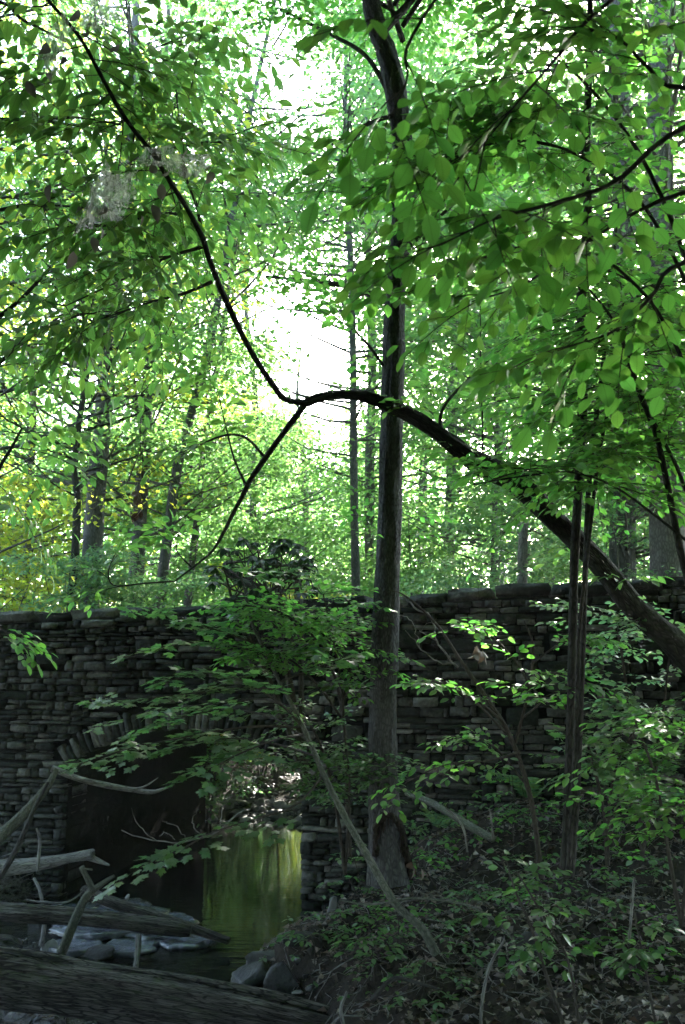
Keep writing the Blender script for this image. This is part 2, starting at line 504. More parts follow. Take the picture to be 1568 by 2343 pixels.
_leafmesh = {}
def build_leaves(lv, T, mat, parent, n_ind=0, uv=True, small=None, name='foliage'):
    """the leaves that show largest become parts of their own, the rest one mesh"""
    p, x, d, z, s = lv.arr()
    px, py, f = proj(p)
    vis = (px > -20) & (px < 1588) & (py > -20) & (py < 2363) & (p[:, 1] > .3)
    score = np.where(vis, s / f, 0)
    o = np.argsort(-score)
    n_ind = min(n_ind, int(vis.sum()))
    big, rest = o[:n_ind], o[n_ind:]
    if n_ind:
        key = (id(T), mat.name)
        if key not in _leafmesh:
            _leafmesh[key] = mesh_data('leaf', T[0], T[1], mat, np.column_stack([T[0][:, 0] + .5, T[0][:, 1]]))
        me = _leafmesh[key]
        base = np.array(parent.location)
        for i in big:
            q = bpy.data.objects.new('leaf', me)
            COL.objects.link(q)
            q.parent = parent
            M = np.eye(4)
            M[:3, 0] = x[i] * s[i]; M[:3, 1] = d[i] * s[i]; M[:3, 2] = z[i] * s[i]; M[:3, 3] = p[i] - base
            q.matrix_local = Matrix(M.tolist())
    if len(rest):
        fo = leaf_mesh(name, p[rest], x[rest], d[rest], z[rest], s[rest], small or T, mat, parent, uv)
        fo['kind'] = 'stuff'

def branch(p, rd, parent, mat, sides=8, name='branch', lump=.06):
    return Tubes().add(p, rd, sides, lump=lump).build(name, mat, parent)

def unit(v):
    v = np.asarray(v, float); return v / (np.linalg.norm(v) + 1e-9)

def spray(tw, lv, base, d, L, leaf, up=(0, 0, 1), droop=.25, nside=6, r0=None, ljit=.25, spread=.5, gap=.75, hang=.12):
    """a flat leafy branchlet: main twig, alternate side twigs, alternate leaves"""
    base = np.asarray(base, float); d = unit(d); up = unit(np.asarray(up, float) + rng.normal(0, .18, 3))
    side = unit(np.cross(d, up)); nrm = np.cross(side, d)
    t = np.linspace(0, 1, 6)[:, None]
    bend = rng.normal(0, .12)
    main = base + d * L * t + np.array([0, 0, -1.0]) * droop * L * t ** 2 + side * bend * L * t ** 2
    r0 = r0 or .0045 * L / .8
    tw.add(main, np.linspace(r0, .0012, 6), 4)
    lines = [(main, L, .35)]
    for i in range(nside):
        f = .14 + .8 * (i + .3 * rng.random()) / max(nside, 1)
        k = f * 5; a = int(min(k, 4)); w = k - a
        b = main[a] * (1 - w) + main[a + 1] * w
        sg = 1 if i % 2 else -1
        ang = math.radians(42 + rng.normal(0, 9))
        sd = unit(d * math.cos(ang) + side * sg * math.sin(ang) + nrm * rng.normal(0, .12))
        sl = L * spread * (1.05 - .72 * f) * (.75 + .5 * rng.random())
        tt = np.linspace(0, 1, 4)[:, None]
        q = b + sd * sl * tt + np.array([0, 0, -1.0]) * droop * .6 * sl * tt ** 2
        tw.add(q, np.linspace(r0 * .45, .0009, 4), 3)
        lines.append((q, sl, .0))
    for q, ll, st in lines:
        m = len(q) - 1
        n = max(1, int(ll * (1 - st) / (leaf * gap)))
        fs = st + (1 - st) * (np.arange(n) + .5 + rng.normal(0, .12, n)) / n
        fs = np.clip(fs, 0, .999)
        k = fs * m; a = k.astype(int); w = (k - a)[:, None]
        pos = q[a] * (1 - w) + q[a + 1] * w
        td = q[a + 1] - q[a]; td /= np.linalg.norm(td, axis=1)[:, None]
        sgn = np.where(np.arange(n) % 2 == 0, 1, -1)[:, None]
        sv = np.cross(td, nrm); sv /= np.linalg.norm(sv, axis=1)[:, None] + 1e-9
        ld = td * .62 + sv * sgn * .8 + rng.normal(0, ljit * .6, (n, 3)); ld[:, 2] -= hang
        ln = nrm + rng.normal(0, ljit, (n, 3))
        sz = leaf * (.72 + .5 * rng.random(n))
        lv.add(pos, ld, ln, sz)
        ed = q[-1] - q[-2]
        e2 = unit(ed); 
        lv.add(q[-1], e2 + np.array([0, 0, -hang]), nrm + rng.normal(0, ljit, 3), leaf * (.8 + .4 * rng.random()))

# natural openings in the canopy (directions in which no crown grows)
GAPS = [(725, 830, 118, 150), (735, 950, 80, 85), (650, 690, 95, 55), (670, 170, 95, 140), (640, 50, 85, 70), (838, 590, 42, 60),
        (330, 60, 65, 50), (120, 100, 50, 40), (1200, 230, 50, 45), (1090, 160, 45, 40), (30, 280, 40, 50), (1415, 480, 45, 45),
        (60, 170, 40, 40), (250, 330, 60, 45), (1330, 20, 60, 30), (60, 900, 40, 30), (160, 960, 30, 20)]
def in_gap(c, grow=1.0):
    px, py, f = proj(c)
    m = np.zeros(len(px), bool)
    for gx, gy, a, b in GAPS:
        m |= ((px - gx) / (a * grow)) ** 2 + ((py - gy) / (b * grow)) ** 2 < 1
    return m

SUN_CORRIDOR0 = WP(1.0, TUN + 5.3, .5)  # corridor cut through the crowns along the sun, to light the far creek rocks
_sd = np.array(sdir)
def in_sun_corridor(c):
    v = np.asarray(c) - SUN_CORRIDOR0; a = float(np.dot(v, _sd))
    return a > .3 and np.linalg.norm(v - a * _sd) < 2.5 + .03 * a

def clump_leaves(lv, c, R, n, leaf, flat=.28, tilt=.38, nup=None):
    """leaves in a flattened cloud about c"""
    a = rng.random(n) * 2 * math.pi
    r = R * np.sqrt(rng.random(n)) * (1 + .25 * np.sin(3 * a + rng.random() * 6))
    zz = rng.normal(0, flat * R * .5, n) - .12 * r * r / max(R, .1)
    tx, ty = rng.normal(0, .16, 2)
    p = np.stack([c[0] + r * np.cos(a), c[1] + r * np.sin(a), c[2] + zz + tx * r * np.cos(a) + ty * r * np.sin(a)], -1)
    d = np.stack([np.cos(a), np.sin(a), -.25 * np.ones(n)], -1) + rng.normal(0, .55, (n, 3))
    nn = np.array([0, 0, 1.0]) + rng.normal(0, tilt, (n, 3))
    lv.add(p, d, nn, leaf * (.65 + .7 * rng.random(n)))

# ================================================================== SETTING: ground, water
def soil_material():
    m, nt, out = new_mat('forest_soil')
    geo = N(nt, 'ShaderNodeNewGeometry')
    sx = N(nt, 'ShaderNodeSeparateXYZ'); nt.links.new(geo.outputs['Position'], sx.inputs[0])
    n1 = N(nt, 'ShaderNodeTexNoise', Scale=2.2, Detail=8.0, Roughness=.7); nt.links.new(geo.outputs['Position'], n1.inputs[0])
    n2 = N(nt, 'ShaderNodeTexNoise', Scale=28.0, Detail=6.0, Roughness=.7); nt.links.new(geo.outputs['Position'], n2.inputs[0])
    f = math_n(nt, 'ADD', math_n(nt, 'MULTIPLY', n1.outputs[0], .6), math_n(nt, 'MULTIPLY', n2.outputs[0], .45))
    dry = ramp(nt, f, [(.3, (.007, .006, .005)), (.5, (.020, .016, .013)), (.68, (.046, .037, .030))])
    wet = ramp(nt, f, [(.3, (.030, .026, .024)), (.5, (.060, .052, .048)), (.7, (.11, .098, .09))])
    hz = N(nt, 'ShaderNodeMath'); hz.operation = 'ADD'
    nt.links.new(sx.outputs[2], hz.inputs[0]); nt.links.new(math_n(nt, 'MULTIPLY', math_n(nt, 'SUBTRACT', n1.outputs[0], .5), .25), hz.inputs[1])
    wf = ramp(nt, hz.outputs[0], [(.13, (1, 1, 1)), (.25, (0, 0, 0))])
    mx = N(nt, 'ShaderNodeMixRGB'); nt.links.new(wf, mx.inputs[0]); nt.links.new(dry, mx.inputs[1]); nt.links.new(wet, mx.inputs[2])
    b = N(nt, 'ShaderNodeBsdfPrincipled')
    nt.links.new(mx.outputs[0], b.inputs['Base Color'])
    nt.links.new(ramp(nt, wf, [(0, (.12, .12, .12)), (1, (.5, .5, .5))]), b.inputs['Specular IOR Level'])
    nt.links.new(ramp(nt, wf, [(0, (.95, .95, .95)), (1, (.20, .20, .20))]), b.inputs['Roughness'])
    bp = N(nt, 'ShaderNodeBump', Strength=.8, Distance=.04)
    nt.links.new(math_n(nt, 'ADD', n2.outputs[0], math_n(nt, 'MULTIPLY', n1.outputs[0], .6)), bp.inputs['Height'])
    nt.links.new(bp.outputs[0], b.inputs['Normal'])
    nt.links.new(b.outputs[0], out.inputs[0])
    return m
def axis(lo, hi, step, far):
    a = list(np.arange(lo, hi + 1e-6, step)); s = step
    v = hi
    while v < far: s *= 1.22; v += s; a.append(v)
    v = lo; s = step; pre = []
    while v > -far: s *= 1.22; v -= s; pre.append(v)
    return np.array(pre[::-1] + a)
gx = axis(-5.5, 5.5, .07, 420); gy = axis(3.5, 15.5, .07, 420)
GX, GY = np.meshgrid(gx, gy, indexing='ij')
GZ = gz(GX, GY)
idx = np.arange(GX.size).reshape(GX.shape)
gF = np.stack([idx[:-1, :-1], idx[1:, :-1], idx[1:, 1:], idx[:-1, 1:]], -1).reshape(-1, 4)
ground = mesh_obj('ground', np.stack([GX.ravel(), GY.ravel(), GZ.ravel()], -1), gF, soil_material(), smooth=True)
tag(ground, 'dark forest soil with steep creek banks', kind='structure')

def water_material():
    m, nt, out = new_mat('creek_water')
    geo = N(nt, 'ShaderNodeNewGeometry')
    mp = N(nt, 'ShaderNodeMapping'); mp.inputs['Scale'].default_value = (3.0, 15.0, 1); mp.inputs['Rotation'].default_value = (0, 0, .2)
    nt.links.new(geo.outputs['Position'], mp.inputs[0])
    n1 = N(nt, 'ShaderNodeTexNoise', Scale=1.0, Detail=3.0); nt.links.new(mp.outputs[0], n1.inputs[0])
    sx = N(nt, 'ShaderNodeSeparateXYZ'); nt.links.new(geo.outputs['Position'], sx.inputs[0])
    # broken ripples where the shallow creek runs over the mud
    rif = math_n(nt, 'MULTIPLY', ramp(nt, math_n(nt, 'MULTIPLY', math_n(nt, 'ADD', sx.outputs[0], 4.0), .25), [(.0, (1, 1, 1)), (.58, (1, 1, 1)), (.68, (0, 0, 0))]),
                 ramp(nt, math_n(nt, 'MULTIPLY', sx.outputs[1], .05), [(.478, (1, 1, 1)), (.495, (0, 0, 0))]))
    n3 = N(nt, 'ShaderNodeTexNoise', Scale=9.0, Detail=4.0, Roughness=.6); nt.links.new(geo.outputs['Position'], n3.inputs[0])
    hgt = math_n(nt, 'ADD', math_n(nt, 'MULTIPLY', n1.outputs[0], .055), math_n(nt, 'MULTIPLY', n3.outputs[0], math_n(nt, 'MULTIPLY', rif, 1.0)))
    bp = N(nt, 'ShaderNodeBump', Strength=1.0, Distance=.05); nt.links.new(hgt, bp.inputs['Height'])
    b = N(nt, 'ShaderNodeBsdfPrincipled', Roughness=.02, IOR=1.33)
    b.inputs['Base Color'].default_value = (.012, .014, .010, 1)
    b.inputs['Specular IOR Level'].default_value = .9
    nt.links.new(bp.outputs[0], b.inputs['Normal'])
    nt.links.new(b.outputs[0], out.inputs[0])
    return m
wx = np.linspace(-9, 5, 30); wy = np.linspace(6.5, 19, 30)
WX, WY = np.meshgrid(wx, wy, indexing='ij')
wi = np.arange(WX.size).reshape(WX.shape)
wF = np.stack([wi[:-1, :-1], wi[1:, :-1], wi[1:, 1:], wi[:-1, 1:]], -1).reshape(-1, 4)
water = mesh_obj('creek_water', np.stack([WX.ravel(), WY.ravel(), np.zeros(WX.size)], -1), wF, water_material(), smooth=True)
tag(water, 'still dark creek water reflecting green leaves', kind='structure')

# ================================================================== BRIDGE
bridge = thing('stone_bridge', 'old grey rubble stone bridge with a low arch over the creek', 'bridge', WP(S_C, 0, 0))
RZ = Matrix.Rotation(-WA, 4, 'Z')
def stone_variant(seed):
    r = np.random.default_rng(seed)
    n = 4
    V = []
    for j in range(n):
        for i in range(n):
            x = i / (n - 1) - .5; z = j / (n - 1) - .5
            ex = i in (0, n - 1); ez = j in (0, n - 1)
            y = -.5 + (r.random() * .13 if not (ex or ez) else .06 + r.random() * .10)
            xx = x * (.97 if (ex and ez) else 1.0) + (r.normal(0, .02) if ex else r.normal(0, .04))
            zz = z * (.93 if (ex and ez) else 1.0) + (r.normal(0, .035) if ez else r.normal(0, .03))
            V.append([xx, y, zz])
    F = []
    for j in range(n - 1):
        for i in range(n - 1):
            a = j * n + i; F.append([a, a + 1, a + n + 1, a + n])
    loop = [i for i in range(n)] + [j * n + n - 1 for j in range(1, n)] + [(n - 1) * n + i for i in range(n - 2, -1, -1)] + [j * n for j in range(n - 2, 0, -1)]
    b0 = len(V)
    for k in loop: V.append([V[k][0], .5, V[k][2]])
    m = len(loop)
    for k in range(m):
        k2 = (k + 1) % m
        F.append([loop[k2], loop[k], b0 + k, b0 + k2])
    return np.array(V), np.array(F)
VAR = [stone_variant(100 + i) for i in range(14)]
VAR_ME = [mesh_data('stone', v, f, ST_WALL) for v, f in VAR]

stones = []     # (s, q, z, w, dep, h, tilt)
r = np.random.default_rng(5)
z = -.35
S_MIN, S_MAX = -4.2, 8.6
R_OUT = R_IN + .27
while z < 4.0:
    h = float(np.clip(r.lognormal(math.log(.066), .38), .035, .15))
    zm = z + h * .4
    segs = [(S_MIN, S_MAX)]
    if zm < Z_SPRING + .02: segs = [(S_MIN, S_L), (S_R, S_MAX)]
    elif zm < ZC + R_OUT:
        w = math.sqrt(max(R_OUT ** 2 - (zm - ZC) ** 2, 0))
        w = min(w, HW + .22)
        segs = [(S_MIN, S_C - w), (S_C + w, S_MAX)]
    for a, b in segs:
        s = a
        rough = []
        while s < b:
            w = float(np.clip(r.lognormal(math.log(.165), .5), .06, .5))
            if b - (s + w) < .09: w = b - s
            rough.append((s, w)); s += w
        for s, w in rough:
            hh = h; zz = z
            zt = z_top(s + w / 2) - .125
            if z > zt - .03: continue
            if z + h > zt: hh = zt - z
            parts = [(zz, hh)]
            if hh > .1 and w > .15 and r.random() < .3: parts = [(zz, hh * .52), (zz + hh * .52, hh * .48)]
            for z1, h1 in parts:
                # courses sag and wander a little, as hand-laid rubble does
                wave = .012 * math.sin(s * 2.1 + z * 3) + r.normal(0, .004)
                stones.append((s + w / 2, .055 + r.normal(0, .013), z1 + h1 / 2 + wave, w - .006 - .012 * r.random(), .17, h1 - .005 - .010 * r.random(), r.normal(0, .03)))
    z += h
# a few big squared blocks laid over two courses
stones = np.array(stones)
big = []
for _ in range(26):
    s = r.uniform(-3.6, 7.5); z = r.uniform(1.95, float(z_top(s)) - .32)
    w = r.uniform(.24, .42); h = r.uniform(.13, .2)
    hit = (np.abs(stones[:, 0] - s) < (stones[:, 3] + w) * .5 - .03) & (np.abs(stones[:, 2] - z) < (stones[:, 5] + h) * .5 - .02)
    if any(abs(s - b[0]) < .5 and abs(z - b[2]) < .25 for b in big): continue
    stones = stones[~hit]
    big.append((s, .05, z, w, .17, h, r.normal(0, .02)))
stones = np.vstack([stones, np.array(big)])
sp = np.array([WP(a[0], 0, a[2]) for a in stones])
spx, spy, _f = proj(sp)
zg = gz(sp[:, 0] - WN[0] * .1, sp[:, 1] - WN[1] * .1)
seen = (spx > -10) & (spx < 1580) & (sp[:, 2] > zg - .02)
vis_w = np.where(spx < 560, 1.8, np.where(spx < 960, .9, 1.0)) * np.where((spy > 1560) & (spx > 900), .5, 1)
score = np.where(seen, stones[:, 3] * stones[:, 5] * vis_w, 0)
order = np.argsort(-score)
N_IND = 300
def place_stone(row, parent_part, k, name):
    s, q, z, w, dep, h, tl = row
    o = bpy.data.objects.new(name, VAR_ME[k % len(VAR_ME)])
    COL.objects.link(o); o.parent = parent_part
    o.location = Vector(WP(s, q, z)) - Vector(parent_part.location)
    o.rotation_euler = (0, tl, -WA)
    o.scale = (w, dep, h)
    return o
for k in order[:N_IND]:
    place_stone(stones[k], bridge, int(r.integers(14)), 'stone')
rest = order[N_IND:]
V = []; F = []; n0 = 0
for k in rest:
    s, q, z, w, dep, h, tl = stones[k]
    if z < zg[k] - .3: continue
    v, f = VAR[int(r.integers(14))]
    vx = v[:, 0] * w; vz = v[:, 2] * h + vx * tl
    V.append(WP(0, 0, 0)[None] + WD[None] * (s + vx)[:, None] + WN[None] * (q + v[:, 1] * dep)[:, None] + np.stack([np.zeros(len(v)), np.zeros(len(v)), z + vz], -1))
    F.append(f + n0); n0 += len(v)
tag(mesh_obj('small_stones', np.concatenate(V), np.concatenate(F), ST_WALL, bridge), kind='stuff')
# voussoirs
half_a = math.asin(min(1, HW / R_IN))
nv = 36
for i in range(nv):
    a = -half_a + (i + .5) * 2 * half_a / nv
    ln = .25 + r.normal(0, .03)
    rm = R_IN + ln / 2 - .01
    row = (S_C + rm * math.sin(a), .062 + r.normal(0, .012), ZC + rm * math.cos(a), 2 * half_a / nv * rm * r.uniform(.82, 1.02) - .004, .2, ln, 0)
    o = place_stone(row, bridge, int(r.integers(14)), 'voussoir')
    o.rotation_euler = (Matrix.Rotation(-WA, 3, 'Z') @ Matrix.Rotation(a, 3, 'Y')).to_euler()
# jamb stones showing their side faces under the springing
z = -.2
while z < Z_SPRING - .05:
    h = r.uniform(.08, .15)
    for sx_, sg in ((S_L, 1), (S_R, -1)):
        place_stone((sx_ - sg * .13 + r.normal(0, .01) , .30, z + h / 2, .27, .36, h - .015, 0), bridge, int(r.integers(14)), 'jamb_stone')
    z += h
# coping
s = S_MIN
while s < S_MAX:
    w = r.uniform(.32, .85); h = r.uniform(.115, .165)
    zt = float(z_top(s + w / 2)); sl = math.atan2(float(z_top(s + w) - z_top(s)), w)
    row = (s + w / 2, .21 + r.normal(0, .015), zt - .07 + r.normal(0, .012), w - .02, .50 + r.normal(0, .02), h, -sl + r.normal(0, .012))
    place_stone(row, bridge, int(r.integers(14)), 'coping_stone')
    s += w
# mortar core, parapets and back wall
cols = sorted(set([S_MIN, S_MAX, S_L - .001, S_R + .001] + list(np.linspace(S_L, S_R, 25)) + list(np.linspace(S_MIN, S_MAX, 50))))
V = []; Fq = []
prof = [('F', .075), ('T', .42), ('D', .42), ('D2', TUN - .45), ('T2', TUN - .45), ('B', TUN - .02)]
def zbot(s):
    if S_L <= s <= S_R: return ZC + math.sqrt(max(R_IN ** 2 - (s - S_C) ** 2, 0))
    return -.7
for s in cols:
    zt = float(z_top(s)) - .12; zd = zt - .72; b = zbot(s)
    for q, z in ((.075, b), (.075, zt), (.42, zt), (.42, zd), (TUN - .45, zd), (TUN - .45, zt - .05), (TUN - .02, zt - .05), (TUN - .02, b)):
        V.append(WP(s, q, z))
for i in range(len(cols) - 1):
    for j in range(7):
        a = i * 8 + j; Fq.append([a, a + 8, a + 9, a + 1])
mesh_obj('mortar_core', V, np.array(Fq), ST_MORT, bridge)
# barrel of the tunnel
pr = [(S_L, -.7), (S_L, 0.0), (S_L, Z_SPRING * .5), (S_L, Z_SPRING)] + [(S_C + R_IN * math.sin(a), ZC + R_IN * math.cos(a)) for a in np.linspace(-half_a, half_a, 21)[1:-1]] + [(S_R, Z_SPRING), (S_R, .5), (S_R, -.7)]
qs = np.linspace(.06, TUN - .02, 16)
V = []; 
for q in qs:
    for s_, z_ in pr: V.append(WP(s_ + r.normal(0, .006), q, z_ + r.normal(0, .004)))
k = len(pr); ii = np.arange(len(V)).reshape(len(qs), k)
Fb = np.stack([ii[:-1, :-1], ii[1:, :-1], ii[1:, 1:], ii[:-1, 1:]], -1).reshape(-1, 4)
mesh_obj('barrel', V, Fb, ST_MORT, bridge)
# gravel road on the deck, between the parapets
V = []
for s in np.linspace(S_MIN, S_MAX, 30):
    for q in (.44, TUN - .47): V.append(WP(s, q, float(z_top(s)) - .12 - .70))
V = np.array(V); ii = np.arange(len(V)).reshape(-1, 2)
tag(mesh_obj('road', V, np.stack([ii[:-1, 0], ii[1:, 0], ii[1:, 1], ii[:-1, 1]], -1), ST_MORT), 'narrow road over the bridge', kind='structure')

# ================================================================== TREES BEHIND THE BRIDGE
def bg_tree(name, label, rows, bark, leafmat, Htop, cz0, cz1, CR, ncl, per, leaf, sides=12, group=None, ridges=.05, snag=False, cone=False):
    """rows: (px, py, width) at one distance Y; crown clumps on branches around the trunk"""
    Y, rr = rows
    pts, rad = pix_path([(a, b, Y, c) for a, b, c in rr], 4)
    base = pts[0].copy(); g = float(gz(base[0], base[1]))
    dirv = unit(pts[-1] - pts[0])
    k = (base[2] - (g - .2)) / max(dirv[2], .3)
    foot = base - dirv * k
    top = pts[-1] + dirv * max(0, (Htop - pts[-1][2])) / max(dirv[2], .5) if not snag else pts[-1]
    ctrl = np.vstack([np.append(foot, rad[0] * 1.35), np.column_stack([pts, rad])])
    if not snag:
        mid = pts[-1] * .5 + top * .5 + np.append(rng.normal(0, .25, 2), 0)
        ctrl = np.vstack([ctrl, np.append(mid, rad[-1] * .7), np.append(top, .02)])
    c = cr(ctrl, 26)
    t = thing(name, label, 'tree', foot, group)
    tb = Tubes(); tb.add(c[:, :3], np.maximum(c[:, 3], .012), sides, lump=.05, ridges=ridges, cap=snag, nr=11)
    tb.build('trunk', bark, t)
    if snag: return t
    lv = Leaves(); br = Tubes()
    zz = c[:, 2]
    made = 0; tries = 0
    while made < ncl and tries < ncl * 12:
        tries += 1
        u = rng.random()
        z = cz0 + (cz1 - cz0) * u
        prof = (1 - .75 * u) if cone else (.45 + .75 * math.sin(math.pi * min(1, u * .85 + .12)))
        rr_ = CR * prof * math.sqrt(.08 + .92 * rng.random()); az = rng.random() * 2 * math.pi
        ax = np.array([np.interp(z, zz, c[:, i]) for i in range(3)])
        cc = ax + np.array([rr_ * math.cos(az), rr_ * math.sin(az), 0])
        if in_gap(cc, 1.0 + .25 * rng.random())[0] or in_sun_corridor(cc): continue
        made += 1
        Rc = (.55 + .75 * rng.random()) * (1.0 if Y < 20 else 1.25)
        clump_leaves(lv, cc, Rc, int(per * (Rc / .9) ** 2), leaf)
        a0 = ax - np.array([0, 0, rr_ * .35 + .2])
        mid = (a0 + cc) / 2 + np.array([0, 0, -.1 * rr_]) + rng.normal(0, .12, 3)
        br.add(cr(np.vstack([a0, mid, cc]), 5), np.linspace(.012 + .008 * rr_, .005, 5), 4)
        for _ in range(3):
            e = cc + rng.normal(0, 1, 3) * np.array([Rc * .6, Rc * .6, .1])
            br.add(np.vstack([cc * .7 + mid * .3, e]), [.005, .002], 3)
    tag(br.build('branches', bark, t), kind='stuff')
    if lv.count():
        p, x, d, z, s = lv.arr()
        cr_o = leaf_mesh('crown', p, x, d, z, s, T_DIA, leafmat, t)
    return t

BG = [
    ('broadleaf_tree', 'thick dark trunk left of centre with a slim dark trunk close beside it', (17, [(205, 1385, 46), (215, 1200, 44), (238, 930, 40)]), BK_FAR, LM_FAR, 21, 6.5, 20, 4.0, 95, 120, .12),
    ('broadleaf_tree', 'slim dark upright trunk immediately left of the thick dark trunk', (15.5, [(163, 1390, 22), (176, 1200, 18), (176, 1010, 15)]), BK_DARK, LM_FAR, 16, 6, 15, 2.6, 45, 110, .11),
    ('broadleaf_tree', 'medium trunk rising behind the hanging dead brown leaf clusters', (19, [(310, 1385, 36), (318, 1220, 33), (328, 1060, 30)]), BK_FAR, LM_FAR, 21, 6, 20, 3.6, 80, 120, .13),
    ('broadleaf_tree', 'slanting grey trunk leaning to the right beside the dead leaf clusters', (18, [(362, 1385, 28), (385, 1220, 25), (412, 1040, 22), (484, 770, 18)]), BK_FAR, LM_FAR, 20, 6, 19, 3.2, 70, 120, .12),
    ('broadleaf_tree', 'slender trunk seen behind the drooping end of the leaning limb', (21, [(430, 1370, 18), (452, 1180, 15), (470, 1000, 13)]), BK_FAR, LM_FAR, 17, 6.5, 16, 2.6, 40, 120, .12),
    ('broadleaf_tree', 'slim straight pale trunk below the bright sky opening', (19, [(814, 1330, 20), (810, 1100, 18), (806, 700, 15)]), BK_FAR, LM_FAR, 20, 8, 19, 3.2, 95, 120, .12),
    ('broadleaf_tree', 'faint straight trunk just left of the tall central trunk', (24, [(846, 1330, 24), (846, 1100, 22), (852, 800, 20)]), BK_FAR, LM_FAR, 24, 8, 22, 3.8, 100, 120, .14),
    ('broadleaf_tree', 'faint hazy trunk right of the tall central trunk behind the limb', (25, [(1025, 1320, 26), (1032, 1100, 24), (1040, 880, 22)]), BK_FAR, LM_FAR, 24, 6, 22, 4.2, 90, 120, .14),
    ('pine_tree', 'broad bluish grey trunk showing between the dark stem cluster and the biggest trunk', (15.5, [(1424, 1325, 62), (1424, 1000, 58), (1426, 600, 52), (1428, 420, 50)]), BK_FAR, LM_FAR, 24, 5.5, 22, 4.0, 150, 130, .12),
    ('pine_tree', 'biggest pale trunk with plated bark at the far right above the coping', (13.5, [(1529, 1315, 82), (1524, 1050, 76), (1512, 700, 68), (1508, 520, 64)]), BK_PINE, LM_FAR, 25, 6, 22, 4.0, 150, 120, .11),
    ('broadleaf_tree', 'thin trunk with pale bark half hidden behind the thick limb on the right', (20, [(1128, 1340, 14), (1132, 1180, 13), (1140, 900, 12)]), BK_FAR, LM_FAR, 18, 5, 17, 3.4, 110, 120, .12),
    ('broadleaf_tree', 'dim trunk left of the dark stem cluster among far leaves', (27, [(1258, 1330, 24), (1256, 1100, 22), (1250, 820, 20)]), BK_FAR, LM_FAR, 25, 5, 23, 4.5, 95, 120, .15),
    ('broadleaf_tree', 'thin trunk at the far left among yellow green leaves', (21, [(58, 1390, 18), (64, 1200, 17), (76, 960, 15)]), BK_FAR, LM_YEL, 20, 4, 19, 4.2, 100, 120, .13),
    ('broadleaf_tree', 'distant thin trunk left of the rhododendron top', (28, [(574, 1340, 16), (580, 1150, 15), (584, 900, 13)]), BK_FAR, LM_FAR, 18, 4, 13.5, 4.0, 75, 120, .15),
    ('broadleaf_tree', 'distant slim trunk directly under the bright sky opening', (32, [(700, 1340, 16), (700, 1200, 15), (696, 1060, 13)]), BK_FAR, LM_FAR, 15, 4, 12.5, 4.5, 70, 120, .17),
    ('broadleaf_tree', 'distant trunk close to the right edge of the tall central trunk', (30, [(965, 1330, 20), (968, 1100, 19), (972, 900, 17)]), BK_FAR, LM_FAR, 25, 5, 23, 4.4, 90, 120, .16),
]
for a in BG: bg_tree(*a)
snag = bg_tree('dead_snag', 'short broken snag standing just behind the coping right of centre', (14.5, [(1195, 1345, 24), (1196, 1260, 22), (1199, 1195, 18)]), BK_DEAD, None, 0, 0, 0, 0, 0, 0, 0, snag=True)
snag['category'] = 'dead tree'
# trees whose trunks stand outside the frame, their crowns reaching in
for lab, x, y, H, CR, ncl, per, lf, mt in (
        ('tall tree beyond the left edge whose yellow green crown reaches in', -7.6, 13, 19, 4.4, 110, 120, .11, LM_YEL),
        ('tall tree at the right edge behind the biggest trunk', 8.2, 17, 21, 4.8, 170, 130, .12, LM_FAR),
        ('far tree at the left edge with a wide dim crown', -11.5, 23, 23, 5.5, 130, 120, .15, LM_FAR),
        ('far tree at the right edge with a wide dim crown', 13, 27, 25, 6.0, 140, 120, .16, LM_FAR),
        ('distant wide tree filling the left background', -8, 33, 25, 6.5, 120, 120, .19, LM_FAR),
        ('distant wide tree filling the right background', 6.5, 37, 27, 7.0, 120, 120, .20, LM_FAR)):
    g = float(gz(x, y))
    px_, py_, f_ = proj(np.array([x, y, g + .5])); px2, py2, f2 = proj(np.array([x + .2, y, g + 5]))
    w = .42 * FPX / f_[0]
    bg_tree('broadleaf_tree', lab, (y, [(px_[0], py_[0], w), ((px_[0] + px2[0]) / 2, (py_[0] + py2[0]) / 2, w * .95), (px2[0], py2[0], w * .9)]), BK_FAR, mt, H, 3.5, H - 1, CR, ncl, per, lf)

# understory saplings and shrubs behind the bridge
def understory(label, x, y, Htop, R, ncl, per, leaf, mat, stems=3, name='understory_shrub', z0=.4):
    g = float(gz(x, y))
    t = thing(name, label, 'shrub', (x, y, g))
    br = Tubes(); lv = Leaves()
    for k in range(stems):
        az = rng.random() * 6.28; lean = R * .45 * rng.random()
        e = np.array([x + lean * math.cos(az), y + lean * math.sin(az), g + Htop * (.75 + .3 * rng.random())])
        m = (np.array([x, y, g]) + e) / 2 + rng.normal(0, .12, 3)
        br.add(cr(np.vstack([[x + rng.normal(0, .06), y + rng.normal(0, .06), g - .1], m, e]), 7), np.linspace(.022, .005, 7), 5)
    for k in range(ncl):
        u = rng.random(); az = rng.random() * 6.28; rr = R * math.sqrt(rng.random()) * (.6 + .4 * math.sin(math.pi * u))
        cc = np.array([x + rr * math.cos(az), y + rr * math.sin(az), g + z0 + (Htop - z0) * u])
        if in_gap(cc, .9)[0] or in_sun_corridor(cc): continue
        Rc = .3 + .35 * rng.random()
        clump_leaves(lv, cc, Rc, int(per * (Rc / .45) ** 2), leaf, flat=.22, tilt=.33)
        br.add(np.vstack([[x, y, cc[2] - rr * .4], cc]), [.008, .003], 3)
    tag(br.build('stems', BK_FAR, t), kind='stuff')
    p, xx, d, z, s = lv.arr()
    leaf_mesh('crown', p, xx, d, z, s, T_DIA, mat, t)
    return t
